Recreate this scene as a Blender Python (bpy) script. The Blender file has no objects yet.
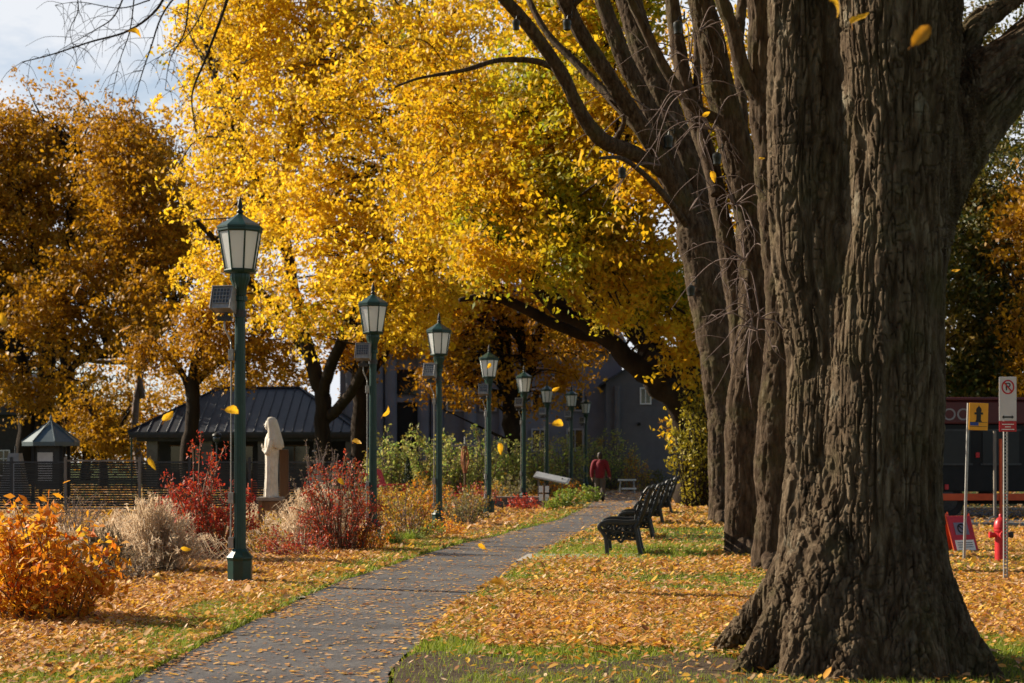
import bpy, bmesh, math, random
import numpy as np
from mathutils import Vector, Matrix
R = math.radians
random.seed(7)
S = bpy.context.scene
COL = S.collection
F = 60 / 36 * 1024.0
HOR, CX, CZ = 460.0, 512.0, 1.46

def P(px, py, D):
    "a point seen at pixel (px, py) at a distance D"
    return np.array([(px - CX) / F * D, D, CZ - (py - HOR) / F * D])
def G(px, py):
    "the ground point seen at a pixel"
    D = CZ * F / (py - HOR)
    return np.array([(px - CX) / F * D, D, 0.0])

# ------------------------------------------------------------------ noise
def vnoise(p, seed=0):
    p = np.asarray(p, float)
    i = np.floor(p).astype(np.int64); f = p - i
    u = f * f * f * (f * (f * 6 - 15) + 10)
    def h(a, b, c):
        n = (a * 374761393 + b * 668265263 + c * 1274126177 + seed * 974711) & 0xffffffff
        n = ((n ^ (n >> 13)) * 1274126177) & 0xffffffff
        n = (n ^ (n >> 16)) & 0xffffffff
        return n / 4294967295.0
    x, y, z = i[..., 0], i[..., 1], i[..., 2]
    ux, uy, uz = u[..., 0], u[..., 1], u[..., 2]
    def L(a, b, t): return a + (b - a) * t
    return L(L(L(h(x, y, z), h(x + 1, y, z), ux), L(h(x, y + 1, z), h(x + 1, y + 1, z), ux), uy),
             L(L(h(x, y, z + 1), h(x + 1, y, z + 1), ux), L(h(x, y + 1, z + 1), h(x + 1, y + 1, z + 1), ux), uy), uz) * 2 - 1
def fbm(p, o=3, seed=0):
    s = 0; a = 1; t = 0
    p = np.asarray(p, float)
    for k in range(o):
        s = s + a * vnoise(p, seed + k); t += a; a *= .5; p = p * 2.03 + 7.1
    return s / t
def n2(x, y, sc, seed=0, o=2):
    x = np.asarray(x, float); y = np.asarray(y, float)
    return fbm(np.stack([x * sc, y * sc, np.full_like(x, 3.3)], -1), o, seed)
def sstep(a, b, x):
    t = np.clip((x - a) / (b - a), 0, 1); return t * t * (3 - 2 * t)

# ------------------------------------------------------------------ materials
def newmat(name):
    m = bpy.data.materials.new(name); m.use_nodes = True
    nt = m.node_tree; nt.nodes.clear()
    out = nt.nodes.new('ShaderNodeOutputMaterial')
    return m, nt, out
def ramp(nt, cols, pos=None, interp='LINEAR'):
    r = nt.nodes.new('ShaderNodeValToRGB'); r.color_ramp.interpolation = interp
    n = len(cols)
    while len(r.color_ramp.elements) < n: r.color_ramp.elements.new(.5)
    for k, c in enumerate(cols):
        r.color_ramp.elements[k].position = pos[k] if pos else k / (n - 1)
        r.color_ramp.elements[k].color = (*c, 1)
    return r
def noise(nt, scale, detail=4, rough=.6, vec=None, stretch=None):
    t = nt.nodes.new('ShaderNodeTexNoise')
    t.inputs['Scale'].default_value = scale; t.inputs['Detail'].default_value = detail
    t.inputs['Roughness'].default_value = rough
    tc = nt.nodes.new('ShaderNodeTexCoord')
    if stretch:
        mp = nt.nodes.new('ShaderNodeMapping'); mp.inputs['Scale'].default_value = stretch
        nt.links.new(tc.outputs['Object'], mp.inputs['Vector']); nt.links.new(mp.outputs[0], t.inputs['Vector'])
    else:
        nt.links.new(tc.outputs['Object'], t.inputs['Vector'])
    return t
def surf(name, cols, scale=6, rough=.7, metal=0., bump=0., bscale=None, stretch=None, spec=.4, pos=None, bdist=.01):
    m, nt, out = newmat(name)
    b = nt.nodes.new('ShaderNodeBsdfPrincipled')
    b.inputs['Roughness'].default_value = rough; b.inputs['Metallic'].default_value = metal
    b.inputs['Specular IOR Level'].default_value = spec
    n = noise(nt, scale, 5, .65, stretch=stretch)
    if len(cols) == 1: cols = [tuple(c * .8 for c in cols[0]), tuple(min(1, c * 1.15) for c in cols[0])]
    r = ramp(nt, cols, pos or [.3 + .4 * k / (len(cols) - 1) for k in range(len(cols))])
    nt.links.new(n.outputs[0], r.inputs[0]); nt.links.new(r.outputs[0], b.inputs['Base Color'])
    if bump:
        n3 = noise(nt, bscale or scale * 4, 5, .7, stretch=stretch)
        bp = nt.nodes.new('ShaderNodeBump'); bp.inputs['Strength'].default_value = bump; bp.inputs['Distance'].default_value = bdist
        nt.links.new(n3.outputs[0], bp.inputs['Height']); nt.links.new(bp.outputs[0], b.inputs['Normal'])
    nt.links.new(b.outputs[0], out.inputs[0])
    return m
def leafmat(name, cols, pos=None, trans=.45, alt=None, altscale=.25, altpos=(.5, .62), rough=.55):
    "each leaf takes one of the colours; alt: second palette in broad patches"
    m, nt, out = newmat(name)
    g = nt.nodes.new('ShaderNodeNewGeometry')
    r = ramp(nt, cols, pos); nt.links.new(g.outputs['Random Per Island'], r.inputs[0]); col = r.outputs[0]
    if alt:
        r2 = ramp(nt, alt); nt.links.new(g.outputs['Random Per Island'], r2.inputs[0])
        n = noise(nt, altscale, 3, .6); rr = ramp(nt, [(0, 0, 0), (1, 1, 1)], list(altpos))
        nt.links.new(n.outputs[0], rr.inputs[0])
        mx = nt.nodes.new('ShaderNodeMix'); mx.data_type = 'RGBA'
        nt.links.new(rr.outputs[0], mx.inputs['Factor']); nt.links.new(col, mx.inputs[6]); nt.links.new(r2.outputs[0], mx.inputs[7])
        col = mx.outputs[2]
    b = nt.nodes.new('ShaderNodeBsdfPrincipled'); b.inputs['Roughness'].default_value = rough
    b.inputs['Specular IOR Level'].default_value = .35
    nt.links.new(col, b.inputs['Base Color'])
    t = nt.nodes.new('ShaderNodeBsdfTranslucent'); nt.links.new(col, t.inputs[0])
    mi = nt.nodes.new('ShaderNodeMixShader'); mi.inputs[0].default_value = trans
    nt.links.new(b.outputs[0], mi.inputs[1]); nt.links.new(t.outputs[0], mi.inputs[2])
    nt.links.new(mi.outputs[0], out.inputs[0])
    return m

M = {}
M['green'] = surf('green_paint', [(.003, .024, .017), (.005, .04, .028)], 9, .38, 0, .08, 60)
M['black_iron'] = surf('black_iron', [(.006, .007, .006), (.014, .016, .013)], 14, .42, 0, .15, 80)
M['slat'] = surf('slat_paint', [(.005, .006, .005), (.011, .013, .01)], 12, .4, 0, .1, 60, stretch=(1, .2, 1))
M['grey_metal'] = surf('grey_metal', [(.23, .22, .21), (.36, .35, .33)], 20, .45, .4)
M['dark_metal'] = surf('dark_metal', [(.03, .03, .032), (.06, .06, .062)], 16, .5, .3)
M['lens'] = surf('lens_plate', [(.05, .055, .06), (.1, .11, .12)], 30, .15, .2)
M['bark_big'] = surf('elm_bark', [(.026, .016, .009), (.075, .05, .03), (.135, .096, .06), (.22, .17, .115)], 17, .92, 0, 1, 75, stretch=(1, 1, .22), spec=.12, bdist=.02)
M['bark'] = surf('ridged_bark', [(.022, .013, .008), (.068, .045, .028), (.135, .095, .063)], 13, .92, 0, 1, 50, stretch=(1, 1, .25), spec=.12, bdist=.025)
M['bark_dark'] = surf('dark_bark', [(.018, .012, .009), (.045, .032, .022)], 3, .92, 0, 1, 9, stretch=(1, 1, .25), spec=.1, bdist=.05)
M['twig'] = surf('twig_bark', [(.11, .075, .065), (.2, .15, .135)], 8, .85, spec=.2)
M['asphalt'] = surf('asphalt', [(.04, .037, .04), (.07, .066, .069), (.115, .11, .112)], 40, .85, 0, .7, 160, spec=.25, bdist=.006)
M['road'] = surf('road_asphalt', [(.045, .043, .045), (.075, .072, .072)], 10, .85, 0, .4, 120)
M['concrete'] = surf('concrete', [(.25, .23, .2), (.38, .36, .32)], 12, .85, 0, .4, 80)
M['ground'] = surf('lawn_ground', [(.07, .05, .03), (.06, .075, .018), (.075, .1, .022), (.1, .075, .035)], 1.1, .95, 0, 1, 60, spec=.1, bdist=.03)
M['soil'] = surf('bed_soil', [(.05, .032, .022), (.095, .062, .04), (.14, .085, .045)], 7, .95, 0, 1, 45, spec=.1, bdist=.03)
M['mud'] = surf('bare_mud', [(.04, .027, .018), (.075, .052, .035), (.11, .08, .056)], 14, .9, 0, 1, 50, spec=.15, bdist=.03)
M['stone'] = surf('grey_stone', [(.1, .09, .08), (.2, .18, .165)], 3, .9, 0, .6, 14)
M['roof_metal'] = surf('roof_metal', [(.022, .025, .032), (.038, .042, .052)], 2, .5, .2)
M['wall_dark'] = surf('dark_wall', [(.03, .027, .025), (.05, .045, .042)], 3, .85)
M['wall_grey'] = surf('blue_grey_wall', [(.165, .165, .195), (.21, .21, .25)], 1.5, .8, 0, .3, 6)
M['wall_clap'] = surf('clapboard_paint', [(.105, .1, .108), (.135, .13, .138)], 2, .7, 0, .2, 10)
M['white'] = surf('white_paint', [(.7, .69, .66), (.8, .79, .76)], 8, .5)
M['glass_dark'] = surf('dark_window_glass', [(.012, .014, .017), (.02, .022, .026)], 2, .08, spec=.6)
M['black'] = surf('black_matt', [(.008, .008, .008), (.014, .014, .014)], 5, .8)
M['statue'] = surf('weathered_white_stone', [(.42, .36, .28), (.6, .54, .45), (.7, .65, .57)], 6, .8, 0, .5, 30)
M['wood'] = surf('weathered_wood', [(.09, .045, .022), (.2, .11, .055)], 5, .8, 0, .5, 30, stretch=(1, 1, .12))
M['wood_grey'] = surf('grey_wood', [(.16, .13, .1), (.28, .24, .2)], 5, .8, 0, .5, 30, stretch=(1, 1, .2))
M['red'] = surf('red_paint', [(.4, .012, .018), (.55, .02, .025)], 8, .4)
M['red_dark'] = surf('dark_red_paint', [(.07, .006, .007), (.1, .009, .009)], 4, .45)
M['orange'] = surf('orange_red_paint', [(.6, .07, .015), (.7, .1, .02)], 6, .5)
M['yellow_sign'] = surf('amber_sign', [(.75, .33, .01), (.85, .4, .015)], 6, .45)
M['blue_sign'] = surf('blue_patch', [(.02, .05, .25), (.03, .07, .3)], 6, .5)
M['ink'] = surf('black_ink', [(.01, .01, .01), (.015, .015, .015)], 6, .5)
M['skin'] = surf('skin', [(.42, .24, .17), (.5, .3, .22)], 20, .55)
M['jacket'] = surf('maroon_cloth', [(.15, .009, .018), (.21, .015, .026)], 12, .85, 0, .4, 60)
M['trousers'] = surf('brown_grey_cloth', [(.085, .066, .058), (.125, .1, .086)], 12, .9, 0, .3, 60)
M['hair'] = surf('dark_hair', [(.02, .012, .008), (.035, .02, .012)], 30, .6, stretch=(1, 1, .2))
M['tyre'] = surf('tyre_rubber', [(.012, .012, .012), (.022, .022, .022)], 8, .8)
M['canvas'] = surf('grey_canvas', [(.2, .2, .2), (.28, .28, .27)], 4, .85)
M['mesh'] = surf('fence_board', [(.025, .025, .022), (.05, .048, .042)], 4, .85, stretch=(.3, 1, 3))
def overlay(mat, col, scale, lo, hi, amount, stretch=None):
    "patches of a second colour (moss, stains) over a finished material"
    nt = mat.node_tree; b = [n for n in nt.nodes if n.type == 'BSDF_PRINCIPLED'][0]; src = b.inputs['Base Color'].links[0].from_socket
    n = noise(nt, scale, 5, .65, stretch=stretch); r = ramp(nt, [(0, 0, 0), (amount,) * 3], [lo, hi]); nt.links.new(n.outputs[0], r.inputs[0])
    mx = nt.nodes.new('ShaderNodeMix'); mx.data_type = 'RGBA'; nt.links.new(r.outputs[0], mx.inputs['Factor']); nt.links.new(src, mx.inputs[6]); mx.inputs[7].default_value = (*col, 1)
    nt.links.new(mx.outputs[2], b.inputs['Base Color'])
overlay(M['bark_big'], (.085, .078, .03), 2.2, .52, .68, .45); overlay(M['bark_big'], (.3, .27, .2), 6, .6, .72, .55, (1, 1, .5)); overlay(M['bark_big'], (.03, .02, .012), 3.1, .55, .68, .6, (1, 1, .3))
overlay(M['bark'], (.09, .085, .03), 1.6, .5, .68, .5); overlay(M['bark'], (.26, .22, .17), 5, .6, .74, .5, (1, 1, .5))
overlay(M['asphalt'], (.14, .135, .13), 1.3, .45, .7, .6); overlay(M['asphalt'], (.03, .028, .028), .9, .52, .66, .6); overlay(M['green'], (.016, .03, .02), 5, .58, .7, .6, (1, 1, .2))
m, nt, out = newmat('frosted_glass')
b = nt.nodes.new('ShaderNodeBsdfPrincipled'); b.inputs['Base Color'].default_value = (.88, .89, .88, 1); b.inputs['Roughness'].default_value = .35
t = nt.nodes.new('ShaderNodeBsdfTranslucent'); t.inputs[0].default_value = (.92, .93, .92, 1)
mi = nt.nodes.new('ShaderNodeMixShader'); n = noise(nt, 5, 3); mr = nt.nodes.new('ShaderNodeMapRange')
mr.inputs['To Min'].default_value = .4; mr.inputs['To Max'].default_value = .7
nt.links.new(n.outputs[0], mr.inputs[0]); nt.links.new(mr.outputs[0], mi.inputs[0])
nt.links.new(b.outputs[0], mi.inputs[1]); nt.links.new(t.outputs[0], mi.inputs[2]); nt.links.new(mi.outputs[0], out.inputs[0])
M['frost'] = m

YEL = [(.6, .31, .008), (.75, .46, .014), (.82, .56, .02), (.85, .62, .05), (.68, .36, .01)]
GRN = [(.2, .26, .015), (.34, .36, .018), (.52, .44, .016), (.66, .46, .016)]
M['lf_gold'] = leafmat('golden_leaves', YEL, alt=[(.25, .27, .012), (.5, .38, .012), (.72, .4, .012), (.7, .3, .01)], altscale=.22, altpos=(.5, .66), trans=.58)
M['lf_elm'] = leafmat('yellow_green_leaves', [(.6, .3, .008), (.72, .42, .012), (.5, .36, .012), (.75, .48, .02), (.55, .24, .008)], alt=GRN, altscale=.3, altpos=(.5, .62), trans=.55)
M['lf_amber'] = leafmat('amber_leaves', [(.34, .16, .007), (.45, .23, .009), (.54, .29, .011), (.27, .11, .006)], trans=.45)
M['lf_brown'] = leafmat('brown_amber_leaves', [(.42, .2, .008), (.52, .27, .01), (.36, .15, .007), (.58, .33, .014)], trans=.45, alt=[(.3, .13, .006), (.4, .2, .008)], altscale=.3)
M['lf_orange'] = leafmat('orange_leaves', [(.58, .26, .008), (.64, .33, .01), (.48, .2, .008), (.68, .38, .015)], trans=.5, alt=[(.4, .24, .01), (.5, .28, .012), (.3, .2, .01)], altscale=.3)
M['lf_dkgreen'] = leafmat('dark_green_leaves', [(.03, .05, .01), (.06, .08, .012), (.12, .11, .012), (.16, .1, .01)], trans=.3, alt=[(.22, .12, .01), (.26, .16, .01), (.1, .09, .01)], altscale=.35)
M['lf_hedge'] = leafmat('hedge_leaves', [(.2, .32, .06), (.28, .38, .07), (.48, .45, .1), (.56, .48, .14), (.24, .32, .08)], trans=.5, alt=[(.4, .2, .03), (.35, .24, .03), (.2, .16, .02)], altscale=.9)
M['lf_peony'] = leafmat('orange_bush_leaves', [(.66, .22, .012), (.76, .36, .015), (.6, .12, .012), (.8, .5, .04), (.5, .12, .015), (.76, .42, .02)], trans=.5)
M['lf_barberry'] = leafmat('red_bush_leaves', [(.42, .025, .018), (.58, .06, .022), (.28, .016, .02), (.64, .13, .03), (.2, .016, .015)], trans=.35)
M['lf_barberry_dk'] = leafmat('maroon_bush_leaves', [(.32, .028, .022), (.48, .05, .022), (.2, .02, .02), (.55, .12, .03), (.3, .1, .02)], trans=.35)
M['lf_mixed'] = leafmat('mixed_autumn_leaves', [(.5, .18, .02), (.6, .34, .03), (.3, .28, .03), (.4, .12, .02), (.55, .4, .05)], trans=.4, alt=[(.14, .2, .03), (.3, .3, .04), (.5, .36, .03)], altscale=1.2)
M['lf_green'] = leafmat('fresh_green_leaves', [(.12, .22, .02), (.2, .3, .03), (.32, .36, .04), (.16, .24, .03)], trans=.4)
M['lf_dull'] = leafmat('dull_green_leaves', [(.12, .13, .04), (.22, .19, .06), (.3, .24, .08), (.14, .13, .05)], trans=.35)
M['lf_vine'] = leafmat('olive_vine_leaves', [(.2, .19, .018), (.34, .27, .018), (.45, .33, .02), (.26, .24, .02)], trans=.35)
M['conifer'] = leafmat('conifer_needles', [(.01, .025, .01), (.02, .04, .014)], trans=.1)
M['straw'] = leafmat('straw_blades', [(.64, .47, .3), (.74, .58, .4), (.52, .37, .22), (.8, .68, .52)], trans=.45, rough=.8)
M['straw_dk'] = leafmat('dry_stems', [(.2, .14, .08), (.3, .22, .13), (.15, .11, .06)], trans=.25, rough=.8)
M['litter'] = leafmat('fallen_leaf_litter', [(.2, .075, .025), (.6, .25, .03), (.7, .42, .13), (.75, .42, .025), (.36, .12, .03), (.74, .54, .34), (.62, .24, .02), (.78, .5, .06), (.24, .085, .035), (.62, .3, .08), (.66, .44, .26)], trans=.32, rough=.6)
M['grassb'] = leafmat('grass_blades', [(.13, .21, .015), (.2, .28, .02), (.28, .33, .03), (.36, .33, .06), (.15, .24, .02)], trans=.45)
M['air_leaf'] = leafmat('single_yellow_leaf', [(.78, .45, .02), (.78, .42, .02)], trans=.5, alt=[(.55, .27, .015), (.6, .3, .015)], altscale=5)
M['air_leaf_dk'] = leafmat('single_amber_leaf', [(.5, .22, .015), (.5, .22, .015)], trans=.4)

# ------------------------------------------------------------------ mesh building
def link(o, parent=None):
    COL.objects.link(o)
    if parent is not None: o.parent = parent
    return o
class MB:
    def __init__(s): s.v = []; s.f = []; s.n = 0; s.mi = []; s.cur = 0
    def add(s, V, Fs):
        V = np.asarray(V, float).reshape(-1, 3)
        s.v.append(V)
        for f in Fs: s.f.append([i + s.n for i in f]); s.mi.append(s.cur)
        s.n += len(V); return s
    def box(s, c, sz, rot=None):
        x, y, z = [a / 2 for a in sz]
        V = np.array([[-x, -y, -z], [x, -y, -z], [x, y, -z], [-x, y, -z], [-x, -y, z], [x, -y, z], [x, y, z], [-x, y, z]])
        if rot is not None:
            if not isinstance(rot, (tuple, list)): rot = (0, 0, rot)
            from mathutils import Euler
            V = V @ np.array(Euler(rot).to_matrix()).T
        return s.add(V + np.array(c), [(0, 3, 2, 1), (4, 5, 6, 7), (0, 1, 5, 4), (1, 2, 6, 5), (2, 3, 7, 6), (3, 0, 4, 7)])
    def loft(s, rings, cap=True, close=True):
        n = len(rings[0]); V = np.concatenate(rings); Fs = []
        for k in range(len(rings) - 1):
            for j in range(n if close else n - 1):
                a = k * n + j; b = k * n + (j + 1) % n
                Fs.append((a, b, b + n, a + n))
        if cap:
            Fs.append(tuple(range(n - 1, -1, -1))); Fs.append(tuple((len(rings) - 1) * n + j for j in range(n)))
        return s.add(V, Fs)
    def lathe(s, prof, n=16, c=(0, 0, 0), phase=0., cap=True):
        a = np.arange(n) * 2 * math.pi / n + phase
        return s.loft([np.stack([c[0] + r * np.cos(a), c[1] + r * np.sin(a), np.full(n, c[2] + z)], 1) for r, z in prof], cap)
    def tube(s, pts, radii, n=8, cap=True, flat=1.):
        pts = np.asarray(pts, float); m = len(pts)
        if np.isscalar(radii): radii = [radii] * m
        T = np.gradient(pts, axis=0); T /= np.linalg.norm(T, axis=1)[:, None] + 1e-9
        up = np.array([0, 0, 1.]) if abs(T[0, 2]) < .9 else np.array([0, 1., 0])
        u = np.cross(T[0], up); u /= np.linalg.norm(u); rings = []
        a = np.arange(n) * 2 * math.pi / n
        for k in range(m):
            u = u - T[k] * np.dot(u, T[k]); u /= np.linalg.norm(u) + 1e-9
            w = np.cross(T[k], u)
            rings.append(pts[k] + radii[k] * (np.cos(a)[:, None] * u + flat * np.sin(a)[:, None] * w))
        return s.loft(rings, cap)
    def prism(s, poly, y0, y1, axes=(0, 2, 1)):
        "polygon in two axes, extruded along the third"
        n = len(poly); V = np.zeros((2 * n, 3))
        for k, (a, b) in enumerate(poly):
            V[k, axes[0]] = a; V[k, axes[1]] = b; V[k, axes[2]] = y0
            V[n + k] = V[k]; V[n + k, axes[2]] = y1
        return s.add(V, [tuple(range(n))[::-1], tuple(range(n, 2 * n))] + [(k, (k + 1) % n, n + (k + 1) % n, n + k) for k in range(n)])
    def build(s, name, mat, parent=None, smooth=False, bevel=0., loc=None):
        me = bpy.data.meshes.new(name)
        V = np.concatenate(s.v); me.from_pydata(V.tolist(), [], s.f)
        for mm in (mat if isinstance(mat, list) else [mat]): me.materials.append(mm)
        if isinstance(mat, list): me.polygons.foreach_set('material_index', s.mi)
        bm = bmesh.new(); bm.from_mesh(me)
        bmesh.ops.recalc_face_normals(bm, faces=bm.faces)
        if bevel:
            ed = [e for e in bm.edges if len(e.link_faces) == 2 and e.calc_face_angle(0) > .6]
            bmesh.ops.bevel(bm, geom=ed, offset=bevel, segments=2, affect='EDGES', profile=.6, clamp_overlap=True)
        bm.to_mesh(me); bm.free()
        if smooth: 
            me.polygons.foreach_set('use_smooth', [True] * len(me.polygons))
            if smooth == 'auto': me.set_sharp_from_angle(angle=R(40))
        o = bpy.data.objects.new(name, me); link(o, parent)
        if loc is not None: o.location = loc
        return o
def catmull(pts, k=6):
    pts = np.asarray(pts, float); q = np.vstack([2 * pts[0] - pts[1], pts, 2 * pts[-1] - pts[-2]]); out = []
    for i in range(1, len(q) - 2):
        for t in np.linspace(0, 1, k, endpoint=False):
            a, b, c, d = q[i - 1], q[i], q[i + 1], q[i + 2]
            out.append(.5 * (2 * b + (c - a) * t + (2 * a - 5 * b + 4 * c - d) * t * t + (3 * b - a - 3 * c + d) * t ** 3))
    out.append(pts[-1]); return np.array(out)
def rawmesh(name, V, Fa, mat, parent=None, k=4):
    me = bpy.data.meshes.new(name); n = len(Fa)
    me.vertices.add(len(V)); me.vertices.foreach_set('co', np.asarray(V, np.float32).ravel())
    me.loops.add(n * k); me.loops.foreach_set('vertex_index', np.asarray(Fa, np.int32).ravel())
    me.polygons.add(n); me.polygons.foreach_set('loop_start', np.arange(n, dtype=np.int32) * k)
    me.update(calc_edges=True); me.materials.append(mat)
    o = bpy.data.objects.new(name, me); return link(o, parent)
def tag(o, label, cat, group=None, kind=None):
    if label: o['label'] = label
    if cat: o['category'] = cat
    if group: o['group'] = group
    if kind: o['kind'] = kind
    return o
def struct(o): o['kind'] = 'structure'; return o
def thing(name, label, cat, loc=(0, 0, 0), rz=0., group=None):
    o = bpy.data.objects.new(name, None); COL.objects.link(o)
    o.location = [float(a) for a in loc]; o.rotation_euler = (0, 0, rz); o.empty_display_size = .2
    return tag(o, label, cat, group)
def copy_tree(o, parent=None):
    c = o.copy(); COL.objects.link(c)
    if parent is not None: c.parent = parent
    for ch in list(o.children): copy_tree(ch, c)
    return c
def textmesh(body, size, name, mat, parent, loc, rot, extr=.002, align='CENTER'):
    cu = bpy.data.curves.new(name, 'FONT'); cu.body = body; cu.size = size; cu.extrude = extr; cu.align_x = align; cu.align_y = 'CENTER'
    o = bpy.data.objects.new(name, cu); COL.objects.link(o)
    bpy.context.view_layer.update()
    me = bpy.data.meshes.new_from_object(o.evaluated_get(bpy.context.evaluated_depsgraph_get()))
    bpy.data.objects.remove(o); bpy.data.curves.remove(cu)
    me.materials.clear(); me.materials.append(mat)
    q = bpy.data.objects.new(name, me); link(q, parent); q.location = loc; q.rotation_euler = rot; return q
def remesh(mb, voxel, smooth_it=10):
    o = mb.build('tmp', M['black'])
    r = o.modifiers.new('r', 'REMESH'); r.mode = 'VOXEL'; r.voxel_size = voxel
    s = o.modifiers.new('s', 'SMOOTH'); s.iterations = smooth_it; s.factor = .5
    bpy.context.view_layer.update()
    me = bpy.data.meshes.new_from_object(o.evaluated_get(bpy.context.evaluated_depsgraph_get()))
    old = o.data; bpy.data.objects.remove(o); bpy.data.meshes.remove(old); return me

def bark_height(q, al, warpsrc, f=16., seed=31):
    "long interlacing plates with narrow fissures; q: across the grain (metres), al: along it"
    w = np.stack([fbm(warpsrc * 3.4, 2, seed + 50), fbm(warpsrc * 3.4, 2, seed + 51), 0 * al], 1) * .06
    E = np.stack([0 * al, 0 * al, al], 1)
    a = np.abs(vnoise((q + w) * f + E * f * .085, seed)); b = np.abs(vnoise((q + w * .6) * f * 1.7 + E * f * .2 + 17, seed + 1))
    c = np.abs(vnoise(q * f * .9 + E * f * .75 + 40, seed + 2))
    fine = fbm(q * 55 + E * 22, 2, seed + 3)
    h = np.minimum(sstep(0, .27, a), .3 + .7 * sstep(0, .2, b)); h = np.minimum(h, .5 + .5 * sstep(0, .1, c))
    return h - .7 + .18 * fbm(q * f * .8 + E * 3, 2, seed + 4) + .2 * fine

# ------------------------------------------------------------------ leaves
def leaves(name, C, size, mat, parent, rng, up=.3, aspect=.55, droop=.5, jit=.35, tipdir=None, per=0):
    "one folded leaf (a nonplanar four-sided face) at every point of C"
    n = len(C)
    if n == 0: return None
    d = rng.normal(size=(n, 3)); d[:, 2] -= droop
    if tipdir is not None: d = d * .5 + tipdir
    d /= np.linalg.norm(d, axis=1)[:, None]
    nn = rng.normal(size=(n, 3)); nn[:, 2] += up
    if per:
        cn = rng.normal(size=(n // per, 3)); cn[:, 2] += .35; cn /= np.linalg.norm(cn, axis=1)[:, None]
        nn = nn * .5 + np.repeat(cn, per, 0) * 1.1
    w = np.cross(d, nn); w /= np.linalg.norm(w, axis=1)[:, None] + 1e-9
    nn = np.cross(w, d)
    s = (size * (1 + jit * rng.uniform(-1, 1, n)))[:, None]
    a = aspect * (.8 + .4 * rng.random(n))[:, None]
    fold = rng.uniform(.05, .3, n)[:, None]
    b = C - d * s * .5; tip = C + d * s * .5 + nn * s * rng.uniform(-.15, .15, n)[:, None]
    l = C - d * s * .08 + w * s * a * .5 + nn * s * fold * .5; r = C - d * s * .08 - w * s * a * .5 + nn * s * fold * .5
    V = np.stack([b, r, tip, l], 1).reshape(-1, 3)
    return rawmesh(name, V, np.arange(4 * n).reshape(n, 4), mat, parent)

def crown_points(ells, ncl, per, rng, csize, gate=.0, gscale=.5, seed=1, shell=.35):
    "leaf clusters through the crown: more towards the outside, none in the noise's gaps"
    ells = [(np.array(c), np.array(r)) for c, r in ells]
    w = np.array([r[0] * r[2] for c, r in ells]); w = w / w.sum()
    cl = []
    while sum(len(a) for a in cl) < ncl:
        k = rng.choice(len(ells), p=w, size=ncl)
        c = np.array([ells[i][0] for i in k]); r = np.array([ells[i][1] for i in k])
        d = rng.normal(size=(ncl, 3)); d /= np.linalg.norm(d, axis=1)[:, None]
        rad = rng.random(ncl) ** shell
        p = c + d * r * rad[:, None] * (1 + .18 * rng.normal(size=(ncl, 1)))
        g = fbm(p * gscale, 3, seed) + .1 * rng.normal(size=ncl)
        cl.append(p[g > gate])
    cl = np.concatenate(cl)[:ncl]
    sz = csize * (.5 + rng.random(ncl))
    # every cluster is a spray: long and flat, hanging a little towards its tip
    a = rng.uniform(0, 6.283, ncl); dr = np.stack([np.cos(a), np.sin(a), -.35 + .25 * rng.normal(size=ncl)], 1)
    u = rng.uniform(-1, 1.2, (ncl, per, 1)); off = dr[:, None, :] * u * sz[:, None, None] * 1.35 + rng.normal(size=(ncl, per, 3)) * sz[:, None, None] * np.array([.5, .5, .32]) * (1.15 - .5 * np.abs(u))
    return cl, (cl[:, None, :] + off).reshape(-1, 3)

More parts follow.
